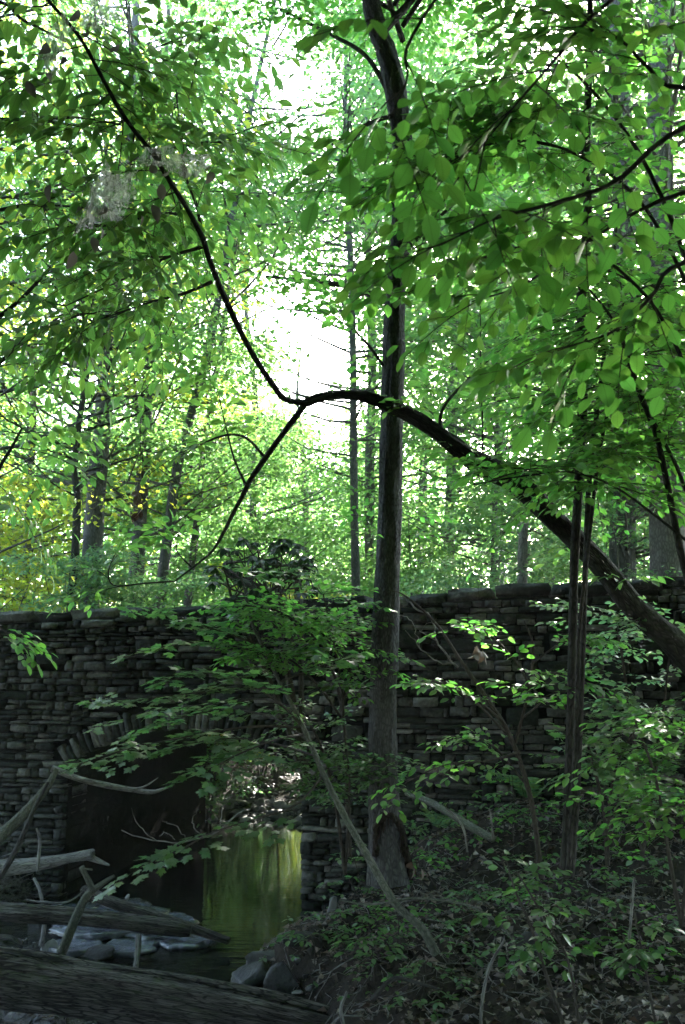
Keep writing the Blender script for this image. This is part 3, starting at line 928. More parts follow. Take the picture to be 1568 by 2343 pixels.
US = [
    ('yellow green shrub behind the left end of the coping', -6.2, 16.3, 3.4, 1.6, 40, 110, .085, LM_YEL),
    ('bluish green sapling in front of the thick dark trunk base', -4.7, 15.3, 2.9, 1.5, 45, 110, .08, LM_UNDER),
    ('layered pale green sapling behind the coping under the dead leaf clusters', -3.6, 16.2, 3.2, 1.5, 45, 110, .085, LM_UNDER),
    ('light green shrub behind the coping left of the rhododendron', -2.4, 15.8, 3.0, 1.4, 40, 110, .08, LM_UNDER),
    ('sunlit bright green sapling behind the rhododendron', -1.2, 17.5, 4.2, 1.7, 50, 110, .085, LM_YEL),
    ('mid green shrub behind the coping at the foot of the slim pale trunk', .2, 16.8, 3.2, 1.5, 40, 110, .085, LM_UNDER),
    ('pale leaved sapling behind the coping between central trunk and snag', 2.1, 15.4, 3.6, 1.4, 45, 110, .09, LM_UNDER),
    ('light green sapling behind the snag', 3.4, 16.4, 4.2, 1.6, 50, 110, .085, LM_UNDER),
    ('bright sapling behind the dark stem cluster', 4.4, 14.5, 4.0, 1.5, 45, 110, .085, LM_UNDER),
    ('leafy shrub between the two broad trunks on the right', 5.7, 16.0, 3.8, 1.5, 45, 110, .085, LM_UNDER),
    ('yellow green thicket far behind the left trunks', -7.5, 21, 4.6, 2.5, 60, 110, .11, LM_YEL),
    ('green thicket far behind the slanting trunk', -4.2, 22, 4.4, 2.4, 60, 110, .11, LM_FAR),
    ('pale thicket far behind the rhododendron', -1.8, 23, 4.8, 2.4, 60, 110, .11, LM_FAR),
    ('green thicket far below the bright sky opening', .8, 22.5, 4.8, 2.4, 60, 110, .11, LM_FAR),
    ('green thicket far behind the snag', 4.0, 22, 5.5, 2.6, 70, 110, .11, LM_FAR),
    ('dense green thicket far at the right', 7.5, 21, 6.0, 2.6, 70, 110, .11, LM_FAR),
    ('small bright shrub on the creek bank seen through the arch', -.1, 17.6, 1.9, 1.0, 30, 90, .07, LM_YEL),
]
for a in US: understory(*a)
understory('dark evergreen bush behind the coping right of the central trunk', 1.75, 14.6, 2.9, .8, 42, 130, .08, LM_DARK, name='evergreen_bush')
understory('small leafy shrub in shade on the far bank just outside the arch', -1.6, 18.5, 2.2, 1.2, 30, 90, .07, LM_UNDER)

mouth = WP(S_C, TUN, 1.1); c0 = mouth + _sd * 8.0  # tree added to keep direct sun out of the tunnel mouth
t = thing('broadleaf_tree', 'added young tree with leaves set in the sun beam to shade the tunnel', 'tree', (c0[0], c0[1] + .4, float(gz(c0[0], c0[1] + .4))))
Tubes().add(cr([[c0[0], c0[1] + .4, t.location.z - .1], [c0[0] + .1, c0[1] + .2, c0[2] * .6], [c0[0], c0[1], c0[2] + 1.5]], 12), np.linspace(.05, .012, 12), 8, lump=.05).build('trunk', BK_FAR, t)
lv = Leaves(); br = Tubes()
side_ = unit(np.cross(_sd, [0, 0, 1.0])); up_ = np.cross(side_, _sd)
for k in range(60):
    cc = mouth + _sd * rng.uniform(4.5, 11) + side_ * rng.uniform(-1.5, 1.5) + up_ * rng.uniform(-.55, 1.0)
    clump_leaves(lv, cc, .5, 120, .10, flat=.4, tilt=.6)
    br.add(np.vstack([[c0[0], c0[1], cc[2] - .2], cc]), [.008, .003], 3)
tag(br.build('branches', BK_FAR, t), kind='stuff')
p, x_, d_, z_, s_ = lv.arr(); leaf_mesh('crown', p, x_, d_, z_, s_, T_DIA, LM_FAR, t)

# the far wood: one mass of leaves
lv = Leaves()
for k in range(1000):
    y = rng.uniform(36, 70); x = rng.uniform(-.55, .55) * y
    g = float(gz(x, y)); hmax = 9.5 + 6 * abs(x / y) * 2
    cc = np.array([x, y, g + .3 + hmax * rng.random()])
    if in_gap(cc, 1.05)[0] or in_sun_corridor(cc): continue
    clump_leaves(lv, cc, 2.0 + 1.5 * rng.random(), 110, .34, flat=.5, tilt=.6)
p, x_, d_, z_, s_ = lv.arr()
tag(leaf_mesh('far_woods', p, x_, d_, z_, s_, T_DIA, LM_FAR, None), 'distant mass of green forest', kind='stuff')

# trees behind and beside the viewer, which shade the creek
for lab, x, y, H, CR in (('shade tree behind the viewer on the left', -4.5, -4.5, 17, 5.5), ('shade tree behind the viewer on the right', 4.5, -5.5, 18, 5.5),
                         ('shade tree standing left of the viewer', -7.5, 3.5, 16, 4.8), ('shade tree standing right of the viewer', 8.0, 3.0, 17, 4.8),
                         ('shade tree far behind the viewer', 0, -12, 19, 6.5), ('shade tree far behind the viewer to the left', -10, -9, 18, 6.5), ('shade tree far behind the viewer to the right', 10.5, -8, 18, 6.5), ('shade tree far left of the viewer', -13, 4, 18, 6.0), ('shade tree far right of the viewer', 14, 5, 18, 6.0)):
    g = float(gz(x, y))
    t = thing('shade_tree', lab, 'tree', (x, y, g), 'shade trees around the viewer')
    tb = Tubes(); tb.add(cr([[x, y, g - .2], [x + .1, y, g + 6], [x, y + .2, H - 1]], 12), np.linspace(.26, .05, 12), 10, lump=.05); tb.build('trunk', BK_MAIN, t)
    lv = Leaves(); br = Tubes()
    for k in range(340):
        u = rng.random(); z = 4.2 + (H - 4.2) * u; rr = CR * (.5 + .6 * math.sin(math.pi * u)) * math.sqrt(rng.random()); az = rng.random() * 6.28
        cc = np.array([x + rr * math.cos(az), y + rr * math.sin(az), z])
        if proj(cc)[2][0] > .5:
            a_, b_, _ = proj(cc)
            mg = 100 + 2.2 * FPX / max(proj(cc)[2][0], .6)
            if -mg < a_[0] < 1568 + mg and -mg < b_[0] < 2500: continue
        clump_leaves(lv, cc, 1.2 + .7 * rng.random(), 95, .28, flat=.3)
        br.add(np.vstack([[x, y, z - rr * .4], cc]), [.03, .008], 4)
    tag(br.build('branches', BK_MAIN, t), kind='stuff')
    p, x_, d_, z_, s_ = lv.arr(); leaf_mesh('crown', p, x_, d_, z_, s_, T_DIA, LM_FAR, t)

lv = Leaves()
for k in range(400):
    a = rng.uniform(math.pi * .93, math.pi * 2.07); rr = rng.uniform(15, 24)
    cc = np.array([rr * math.cos(a), 3 + rr * math.sin(a), rng.uniform(1.0, 15)])
    clump_leaves(lv, cc, 1.6 + .8 * rng.random(), 70, .42, flat=.5, tilt=.6)
p, x_, d_, z_, s_ = lv.arr()
tag(leaf_mesh('rear_woods', p, x_, d_, z_, s_, T_DIA, LM_FAR, None), 'mass of forest closing in behind the viewer', kind='stuff')

# ================================================================== CENTRAL TRUNK
pts, rad = pix_path([(888, 2020, 7.5, 92), (885, 1960, 7.5, 80), (880, 1880, 7.5, 72), (877, 1780, 7.5, 66), (877, 1600, 7.5, 64), (884, 1400, 7.5, 60), (889, 1300, 7.5, 56), (894, 1100, 7.5, 52),
                     (899, 930, 7.5, 50), (904, 700, 7.5, 48), (920, 520, 7.5, 47), (927, 420, 7.5, 46), (918, 300, 7.5, 46), (903, 200, 7.5, 50), (884, 120, 7.5, 44), (862, 60, 7.5, 42),
                     (845, -60, 7.6, 40), (850, -400, 7.8, 34), (880, -1000, 8, 22)], 240)
ct = thing('broadleaf_tree', 'tall straight grey trunk in the centre standing in front of the bridge wall', 'tree', pts[0])
n_ = len(pts)
tb = Tubes(); tb.add(pts, rad, 44, lump=.04, ridges=.02, nr=15, rough=.011, rs=1.5, flare=(np.where(np.arange(n_) < 18, .12 * (1 - np.arange(n_) / 18), 0), 1.0))
tb.build('trunk', BK_MAIN, ct)
# hollow: ragged rim of rotten bark round the scar at the foot
scar = Tubes()
rim = [(862, 1960), (858, 1915), (868, 1878), (890, 1866), (912, 1882), (922, 1915), (930, 1950), (938, 1985), (934, 2010)]
rp = []
for a, b in rim:
    p = P(a, b, 7.5); f = proj(p)[2][0]
    off = (a - 884) / 2 / 44
    rp.append(P(a, b, 7.5 - .17 * math.sqrt(max(.05, 1 - off * off * 3.2))))
rp = cr(rp, 40)
for k in range(3):
    scar.add(rp + rng.normal(0, .007, rp.shape), .013 + .012 * rng.random(40), 7, lump=.5)
for k in range(46):
    i = int(rng.integers(2, 38)); a = rp[i] + rng.normal(0, .012, 3)
    scar.add(np.vstack([a, a + np.array([rng.normal(0, .012), -.012, -.05 - .07 * rng.random()])]), [.008, .002], 4)
scar.build('scar_rim', BK_ROT, ct)
# limbs and leaves
tw = Tubes(); lv = Leaves(); br = Tubes()
limbs = [[(905, 700, 7.5, 16), (840, 670, 7.6, 15), (780, 652, 7.7, 13), (700, 642, 7.9, 11), (610, 632, 8.1, 6)],
         [(900, 230, 7.5, 14), (840, 130, 7.6, 10), (760, 80, 7.8, 8), (640, 20, 8, 5)],
         [(915, 260, 7.5, 12), (850, 280, 7.3, 9), (760, 330, 7.1, 6)],
         [(905, 600, 7.5, 12), (980, 520, 7.4, 9), (1080, 430, 7.2, 6)],
         [(870, 80, 7.5, 20), (960, -20, 7.6, 15), (1060, -140, 7.8, 10)],
         [(895, 860, 7.5, 8), (835, 780, 7.4, 6), (790, 740, 7.3, 4)],
         [(910, 480, 7.5, 9), (850, 430, 7.3, 7), (780, 440, 7.2, 4)]]
for lb in limbs:
    p, rd = pix_path(lb, 16); branch(p, rd, ct, BK_DARK)
    for k in range(5):
        i = int(rng.integers(5, 16)); 
        dd = unit(p[min(i, 15)] - p[max(i - 2, 0)]) + rng.normal(0, .55, 3) * np.array([1, 1, .3])
        spray(tw, lv, p[i], dd, .55 + .35 * rng.random(), .075, droop=.2)
for py in (560, 620, 700, 760, 840, 930, 980, 1060, 1130, 1190, 1230):
    for sg in (1, -1):
        if rng.random() < .25: continue
        b = P(900 + sg * 22, py, 7.42)
        spray(tw, lv, b, (sg * .8, -.5 + .5 * rng.random(), .25), .28 + .2 * rng.random(), .075, droop=.35, nside=3)
for k in range(30):
    az = rng.random() * 6.28; zz = rng.uniform(9.5, 14)
    b = np.array([.5 + 1.6 * rng.random() * math.cos(az), 7.6 + 1.6 * rng.random() * math.sin(az), zz])
    br.add(np.vstack([[.5, 7.6, zz - .6], b]), [.025, .01], 5)
    for j in range(4): spray(tw, lv, b, (math.cos(az + j * 1.5), math.sin(az + j * 1.5), .1), .9, .09, nside=8)
tag(br.build('branches', BK_DARK, ct), kind='stuff')
tag(tw.build('twigs', BK_TWIG, ct), kind='stuff')
build_leaves(lv, T_OVAL, LM_NEAR, ct, 280, small=T_OVAL_S)

# ================================================================== LEANING TREE
path = [(1900, 1960, 6.9, 80), (1720, 1690, 6.6, 73), (1570, 1500, 6.4, 65), (1450, 1390, 6.3, 56), (1382, 1300, 6.2, 50), (1342, 1258, 6.2, 48), (1262, 1182, 6.15, 46), (1180, 1102, 6.1, 50),
        (1090, 1056, 6.05, 46), (1040, 1020, 6.0, 38), (985, 978, 6.0, 34), (930, 945, 5.95, 33), (880, 922, 5.9, 27), (830, 906, 5.85, 22), (785, 903, 5.8, 21), (740, 908, 5.75, 20), (702, 921, 5.7, 20)]
pts, rad = pix_path(path, 200)
g = float(gz(pts[0][0], pts[0][1]))
lt = thing('leaning_tree', 'dark tree leaning in from the right edge, its trunk sweeping across the central trunk', 'tree', (pts[0][0], pts[0][1], min(pts[0][2], g)))
pts = np.vstack([[pts[0][0] + .12, pts[0][1], min(g, pts[0][2]) - .3], pts]); rad = np.append(rad[0] * 1.1, rad)
tb = Tubes(); tb.add(pts, rad, 34, lump=.10, ridges=.02, nr=11, rough=.012, rs=1.5); tb.build('trunk', BK_DARK, lt)
upl = [(705, 922, 5.7, 15.1), (668, 918, 5.65, 14.3), (645, 908, 5.6, 15.1), (628, 885, 5.55, 14.3), (600, 845, 5.5, 13.4), (570, 795, 5.4, 13.4), (540, 735, 5.3, 13.4), (505, 660, 5.2, 13.4), (478, 590, 5.1, 12.6), (464, 545, 5.05, 12.6),
       (430, 480, 4.95, 11.8), (392, 420, 4.85, 10.9), (345, 345, 4.75, 10.1), (308, 300, 4.7, 10.1), (268, 240, 4.6, 9.2), (222, 155, 4.5, 9.2), (180, 82, 4.4, 8.4), (110, 0, 4.3, 7.6), (40, -80, 4.3, 6.7)]
p_up, r_up = pix_path(upl, 80)
tb = Tubes(); tb.add(p_up, r_up, 12, lump=.05); tb.build('limb', BK_DARK, lt)
dwn = [(700, 922, 5.7, 15), (672, 960, 5.72, 14), (640, 1003, 5.75, 13), (606, 1050, 5.8, 13), (575, 1095, 5.85, 12), (560, 1125, 5.85, 12), (535, 1172, 5.9, 9), (510, 1222, 5.95, 8), (490, 1256, 6, 6), (465, 1280, 6, 5), (400, 1330, 6.1, 4)]
p_dn, r_dn = pix_path(dwn, 40)
tb = Tubes(); tb.add(p_dn, r_dn, 10, lump=.06); tb.build('limb', BK_DARK, lt)
tw = Tubes(); lv = Leaves(); br = Tubes()
subs = [[(485, 645, 5.45, 9), (420, 672, 5.4, 7), (350, 690, 5.3, 5), (230, 730, 5.2, 3)],
        [(464, 565, 5.4, 9), (380, 590, 5.3, 6), (280, 640, 5.2, 4), (150, 700, 5.1, 3)],
        [(424, 490, 5.4, 8), (360, 490, 5.3, 6), (250, 520, 5.2, 4)],
        [(464, 545, 5.4, 9), (450, 470, 5.3, 8), (425, 400, 5.2, 6), (410, 280, 5.1, 4), (400, 170, 5.1, 3)],
        [(345, 345, 5.3, 6), (450, 330, 5.2, 4), (560, 300, 5.1, 3)],
        [(300, 290, 5.3, 6), (190, 270, 5.1, 5), (80, 275, 5, 4)],
        [(230, 170, 5.2, 6), (330, 120, 5.2, 4), (430, 80, 5.1, 3)],
        [(608, 1048, 5.8, 7), (560, 1000, 5.7, 6), (500, 1000, 5.6, 5), (420, 1040, 5.5, 3)],
        [(565, 1115, 5.85, 7), (540, 1060, 5.75, 5), (525, 1010, 5.7, 4), (500, 900, 5.6, 2)],
        [(400, 1330, 6.1, 4), (330, 1335, 6.1, 4), (262, 1340, 6.1, 3), (248, 1310, 6.1, 3), (262, 1270, 6.1, 2)],
        [(440, 1300, 6.05, 4), (405, 1260, 6, 3), (410, 1220, 6, 2)],
        [(1005, 990, 6.0, 9), (1012, 940, 6.0, 8), (1040, 900, 6.0, 6), (1080, 860, 6, 4)],
        [(1105, 1060, 6.05, 4), (1104, 950, 6.0, 4), (1100, 820, 5.9, 3), (1100, 700, 5.9, 2)],
        [(1180, 1120, 6.1, 7), (1010, 1010, 6.2, 0.5)]]
subs.pop()
for i, sb in enumerate(subs):
    p, rd = pix_path(sb, 18); branch(p, rd, lt, BK_DARK, 7)
    if i >= 7:
        for k in range(5):
            j = int(rng.integers(4, 18)); spray(tw, lv, p[j], unit(p[j] - p[j - 3]) + rng.normal(0, .6, 3) * [1, 1, .4], .32 + .2 * rng.random(), .085, droop=.3, nside=3)
        continue
    for k in range(8):
        j = int(rng.integers(4, 18)); spray(tw, lv, p[j], unit(p[j] - p[j - 3]) * .8 + rng.normal(0, .65, 3) * [1, 1, .45], .5 + .35 * rng.random(), .105, droop=.35, nside=6, hang=.28, gap=.8)
for k in range(27):
    j = int(rng.integers(42, 80)); az = rng.random() * 6.28
    spray(tw, lv, p_up[j], (math.cos(az), abs(math.sin(az)) * .9, .1), .5 + .5 * rng.random(), .105, droop=.4, nside=6, hang=.28, gap=.8)
for k in range(14):
    j = int(rng.integers(40, 165)); az = rng.random() * 6.28
    spray(tw, lv, pts[j], (math.cos(az), math.sin(az), .3), .25 + .2 * rng.random(), .08, droop=.3, nside=3)
tag(tw.build('twigs', BK_TWIG, lt), kind='stuff')
build_leaves(lv, T_LANCE, LM_HICK, lt, 300, small=T_LANCE_S)

def high_crown(t, x, y, z0, z1, R, n, leaf, mat):
    lv = Leaves(); br = Tubes()
    for k in range(n):
        u = rng.random(); z = z0 + (z1 - z0) * u; rr = R * math.sqrt(rng.random()) * (.55 + .5 * math.sin(math.pi * u)); az = rng.random() * 6.28
        cc = np.array([x + rr * math.cos(az), y + rr * math.sin(az), z])
        a_, b_, f_ = proj(cc)
        mg = 80 + 2.1 * FPX / max(f_[0], .6)
        if proj(cc + [0, 1.7, 0])[2][0] > .3 and -mg < a_[0] < 1568 + mg and b_[0] > -mg: continue
        clump_leaves(lv, cc, 1.0 + .6 * rng.random(), 100, leaf, flat=.3)
        br.add(np.vstack([[x, y, z - rr * .35], cc]), [.03, .008], 4)
    tag(br.build('high_branches', BK_DARK, t), kind='stuff')
    p, x_, d_, z_, s_ = lv.arr(); leaf_mesh('crown', p, x_, d_, z_, s_, T_DIA, mat, t)
high_crown(ct, .6, 7.8, 9.5, 17, 5.0, 300, .20, LM_FAR)
high_crown(lt, -3.5, 4.5, 6.5, 11, 3.8, 110, .18, LM_FAR)

# ================================================================== TREE OUTSIDE THE LEFT EDGE, dark boughs hanging in
lx, ly = -3.6, 6.2
g = float(gz(lx, ly))
l2 = thing('hanging_tree', 'tree at the left edge with dark hanging boughs in the upper left', 'tree', (lx, ly, g))
tb = Tubes(); tb.add(cr([[lx, ly, g - .2], [lx - .1, ly, 4], [lx, ly + .1, 9], [lx + .2, ly, 12]], 24), np.linspace(.2, .07, 24), 14, lump=.05, ridges=.04); tb.build('trunk', BK_DARK, l2)
tw = Tubes(); lv = Leaves(); br = Tubes()
for sb in ([(-300, 420, 6.2, 16), (-60, 290, 5.8, 12), (60, 275, 5.5, 9), (130, 280, 5.3, 6), (240, 300, 5.2, 3)],
           [(-300, 300, 6.2, 14), (-40, 20, 5.8, 9), (60, 50, 5.6, 7), (150, 95, 5.5, 4)],
           [(-300, 900, 6.2, 16), (-60, 760, 5.9, 13), (30, 700, 5.7, 10), (90, 640, 5.6, 7), (160, 560, 5.5, 4)],
           [(-300, 1000, 6.2, 14), (-100, 900, 5.9, 12), (10, 820, 5.7, 9), (60, 770, 5.6, 6), (180, 720, 5.5, 3)],
           [(-300, 1180, 6.2, 14), (-60, 1130, 5.9, 11), (10, 1050, 5.8, 8), (50, 980, 5.7, 4)],
           [(-300, 560, 6.2, 14), (0, 480, 5.5, 9), (110, 470, 5.2, 6), (260, 480, 5, 3)]):
    p, rd = pix_path(sb, 20); branch(p, rd, l2, BK_DARK)
    for k in range(8):
        j = int(rng.integers(7, 20)); spray(tw, lv, p[j], unit(p[j] - p[j - 3]) * .5 + rng.normal(0, .65, 3) * [1, 1, .5], .5 + .4 * rng.random(), .10, droop=.5, nside=6, hang=.35, gap=.8)
tag(tw.build('twigs', BK_TWIG, l2), kind='stuff')
build_leaves(lv, T_LANCE, LM_HICK, l2, 240, small=T_LANCE_S)
high_crown(l2, lx, ly, 8, 15, 4.6, 240, .20, LM_FAR)
# low twig with a spray at the left edge in front of the wall
tw = Tubes(); lv = Leaves()
lo = thing('low_bough', 'short leafy bough hanging at the left edge in front of the wall', 'branch', P(-120, 1380, 6.4))
p, rd = pix_path([(-120, 1380, 6.4, 8), (-30, 1420, 6.3, 5), (20, 1450, 6.3, 3)], 8); 
b_ = Tubes(); b_.add(p, rd, 6); b_.build('branch', BK_DARK, lo)
for k in range(4): spray(tw, lv, p[5 + k % 3], (.6, -.1 + .2 * k, -.35 + .1 * k), .30, .075, droop=.4, nside=4)
tag(tw.build('twigs', BK_TWIG, lo), kind='stuff')
build_leaves(lv, T_OVAL, LM_NEAR, lo, 40, small=T_OVAL_S)

# ================================================================== BEECH outside the right edge: big near leaves
bx, by = 2.7, 2.9
g = float(gz(bx, by))
be = thing('beech_tree', 'beech at the right edge whose big near leaves fill the upper right', 'tree', (bx, by, g))
tb = Tubes(); tb.add(cr([[bx, by, g - .2], [bx + .06, by, 3], [bx, by + .1, 6.5], [bx, by, 9]], 24), np.linspace(.17, .06, 24), 14, lump=.04); tb.build('trunk', BK_MAIN, be)
tw = Tubes(); lv = Leaves(); br = Tubes()
near = [[(2600, 100, 2.7, 40), (1900, 190, 2.45, 22), (1568, 290, 2.35, 14), (1409, 415, 2.3, 11), (1259, 467, 2.25, 9), (1134, 500, 2.2, 6), (1010, 560, 2.2, 3)],
        [(2600, -500, 2.7, 40), (1900, -420, 2.3, 24), (1300, -250, 2.1, 14), (1050, -60, 2.0, 9), (935, 100, 1.95, 8), (930, 190, 1.95, 5), (860, 330, 1.9, 3)],
        [(2600, 500, 2.8, 30), (1900, 560, 2.7, 20), (1568, 600, 2.6, 11), (1490, 680, 2.55, 9), (1400, 760, 2.5, 6), (1270, 800, 2.5, 3)],
        [(2600, -200, 2.7, 36), (1900, 150, 2.6, 18), (1568, 200, 2.5, 11), (1480, 150, 2.45, 9), (1425, 95, 2.4, 6), (1330, 60, 2.4, 3)],
        [(2600, -400, 2.7, 36), (1750, -200, 2.5, 16), (1400, 0, 2.4, 10), (1250, 160, 2.35, 7), (1130, 300, 2.3, 4), (1040, 420, 2.3, 3)],
        [(2600, 300, 2.8, 30), (1900, 420, 2.9, 18), (1568, 440, 2.9, 10), (1330, 560, 2.9, 7), (1200, 650, 2.9, 5), (1080, 690, 2.9, 3)]]
for i, sb in enumerate(near):
    p, rd = pix_path(sb, 26); branch(p, rd, be, BK_DARK, 9)
    n = (12, 5, 9, 10, 7, 9)[i]
    for k in range(n):
        j = int(12 + (14 * (k + rng.random() * .7)) / n); j = min(j, 25)
        sg = 1 if k % 2 else -1
        t_ = unit(p[min(j + 1, 25)] - p[j - 2])
        up_ = np.array([0.0, -.55, .85])
        dd = t_ * .7 + sg * np.cross(t_, up_) * .6 + rng.normal(0, .2, 3)
        spray(tw, lv, p[j], dd, .20 + .18 * rng.random(), .056 + .018 * rng.random(), up=up_, droop=.22, nside=4, r0=.0022, ljit=.42, hang=.45, gap=.95, spread=.55)
tag(tw.build('twigs', BK_TWIG, be), kind='stuff')
build_leaves(lv, T_OVAL, LM_NEAR, be, 300, small=T_OVAL)
high_crown(be, bx, by, 5.5, 12, 5.0, 340, .20, LM_FAR)

# ================================================================== CLUSTER OF DARK STEMS on the right bank
def stem_tree(name, label, stems, sprays, leaf, mat, T, Ts, n_ind, bark=BK_DARK, frac=(.35, 1.0), L=(.5, .9), cat='tree', gap=.75, hang=.15, droop=.28, up=(0, 0, 1), flat=.2, side_bias=None, nside=6, ljit=.28, lump=.06):
    paths = [pix_path(s, max(12, 5 * len(s))) for s in stems]
    b = paths[0][0][0].copy()
    gg = float(gz(b[0], b[1]))
    t = thing(name, label, cat, (b[0], b[1], gg))
    tw = Tubes(); lv = Leaves()
    for p, rd in paths:
        tb = Tubes(); tb.add(p, rd, 12 if rd.max() > .02 else 7, lump=lump)
        tb.build('stem', bark, t)
    for k in range(sprays):
        p, rd = paths[int(rng.integers(len(paths)))]
        m = len(p); f = frac[0] + (frac[1] - frac[0]) * rng.random()
        j = min(m - 1, int(f * m))
        az = rng.random() * 6.28
        dv = np.array([math.cos(az), math.sin(az) * .8, .15 + rng.normal(0, flat)])
        if side_bias is not None: dv = dv + np.asarray(side_bias)
        spray(tw, lv, p[j], dv, L[0] + (L[1] - L[0]) * rng.random(), leaf, droop=droop, nside=nside, hang=hang, gap=gap, up=up, ljit=ljit)
    if tw.V: tag(tw.build('twigs', BK_TWIG, t), kind='stuff')
    if sprays: build_leaves(lv, T, mat, t, n_ind, small=Ts)
    return t

stem_tree('multi_stem_tree', 'clump of straight dark stems on the right bank crossing the leaning trunk', [
    [(1292, 2005, 5.6, 26), (1296, 1900, 5.6, 19), (1304, 1700, 5.6, 19), (1311, 1450, 5.6, 20), (1314, 1300, 5.6, 21), (1325, 1100, 5.6, 21), (1336, 850, 5.6, 22), (1330, 700, 5.6, 22), (1345, 480, 5.6, 20), (1340, 380, 5.6, 19), (1350, 100, 5.6, 15), (1350, -300, 5.6, 9)],
    [(1306, 2005, 5.55, 20), (1322, 1800, 5.5, 13), (1332, 1560, 5.5, 12), (1340, 1300, 5.5, 13), (1350, 1080, 5.5, 12), (1368, 930, 5.45, 11), (1384, 800, 5.4, 9), (1400, 640, 5.4, 6), (1420, 420, 5.3, 4)],
    [(1300, 2005, 5.5, 14), (1318, 1700, 5.5, 9), (1326, 1450, 5.45, 9), (1350, 1220, 5.4, 9), (1370, 1050, 5.4, 8), (1402, 890, 5.3, 7), (1440, 740, 5.3, 5), (1500, 560, 5.2, 3)]],
    120, .068, LM_NEAR, T_OVAL, T_OVAL_S, 300, frac=(.5, .96), L=(.55, 1.15), side_bias=(-.1, -.25, 0), hang=.2)
stem_tree('sapling', 'dark curved sapling with two stems at the right edge in front of the biggest trunk', [
    [(1640, 1700, 5.0, 18), (1590, 1400, 5.0, 17), (1555, 1250, 4.95, 16), (1530, 1120, 4.9, 14), (1500, 990, 4.9, 12), (1455, 880, 4.8, 10), (1432, 800, 4.8, 9), (1395, 720, 4.7, 6), (1330, 640, 4.6, 3)],
    [(1640, 1700, 5.0, 14), (1600, 1300, 5.0, 11), (1568, 1120, 4.95, 9), (1520, 1010, 4.9, 8), (1480, 930, 4.85, 7), (1440, 800, 4.7, 4), (1420, 640, 4.7, 3)],
    [(1600, 1260, 4.95, 8), (1500, 1180, 4.9, 6), (1400, 1110, 4.85, 5), (1300, 1080, 4.8, 4), (1180, 1092, 4.7, 4), (1080, 1110, 4.7, 2)]],
    42, .066, LM_NEAR, T_OVAL, T_OVAL_S, 260, frac=(.4, .98), L=(.35, .7), side_bias=(-.4, -.2, 0), hang=.2)
stem_tree('sapling', 'upright leafy sapling high on the right between beech leaves and the stem clump', [
    [(1700, 1900, 4.4, 20), (1690, 1200, 4.3, 16), (1600, 700, 4.1, 12), (1480, 380, 4.0, 9), (1330, 180, 4.0, 6), (1200, 90, 4, 3)],
    [(1700, 1300, 4.4, 12), (1560, 820, 4.1, 9), (1420, 620, 4.0, 7), (1260, 560, 3.95, 5), (1100, 590, 3.9, 3), (1010, 660, 3.9, 2)],
    [(1640, 800, 4.2, 10), (1480, 480, 4, 8), (1290, 340, 3.9, 6), (1120, 330, 3.85, 4), (1000, 390, 3.8, 2)]],
    62, .072, LM_NEAR, T_OVAL, T_OVAL_S, 300, frac=(.45, 1), L=(.35, .75), side_bias=(-.3, 0, 0), hang=.25)

# ================================================================== SAPLINGS AND SHRUBS IN FRONT OF THE WALL
stem_tree('maple_sapling', 'thin pale leaning sapling with flat layers of maple leaves before the arch', [
    [(1000, 2185, 6.1, 21), (962, 2120, 6.15, 19), (905, 2068, 6.25, 18), (850, 1975, 6.4, 17), (790, 1870, 6.6, 15), (740, 1770, 6.8, 13), (690, 1655, 7.0, 11), (640, 1560, 7.2, 9), (602, 1480, 7.35, 8), (575, 1420, 7.4, 7), (555, 1330, 7.5, 5), (520, 1260, 7.5, 3)]],
    10, .085, LM_MAPLE, T_MAPLE, T_MAPLE, 100, bark=BK_PALE, frac=(.55, 1), L=(.4, .8), side_bias=(-.3, -.1, 0), droop=.12, hang=.05, gap=.95)
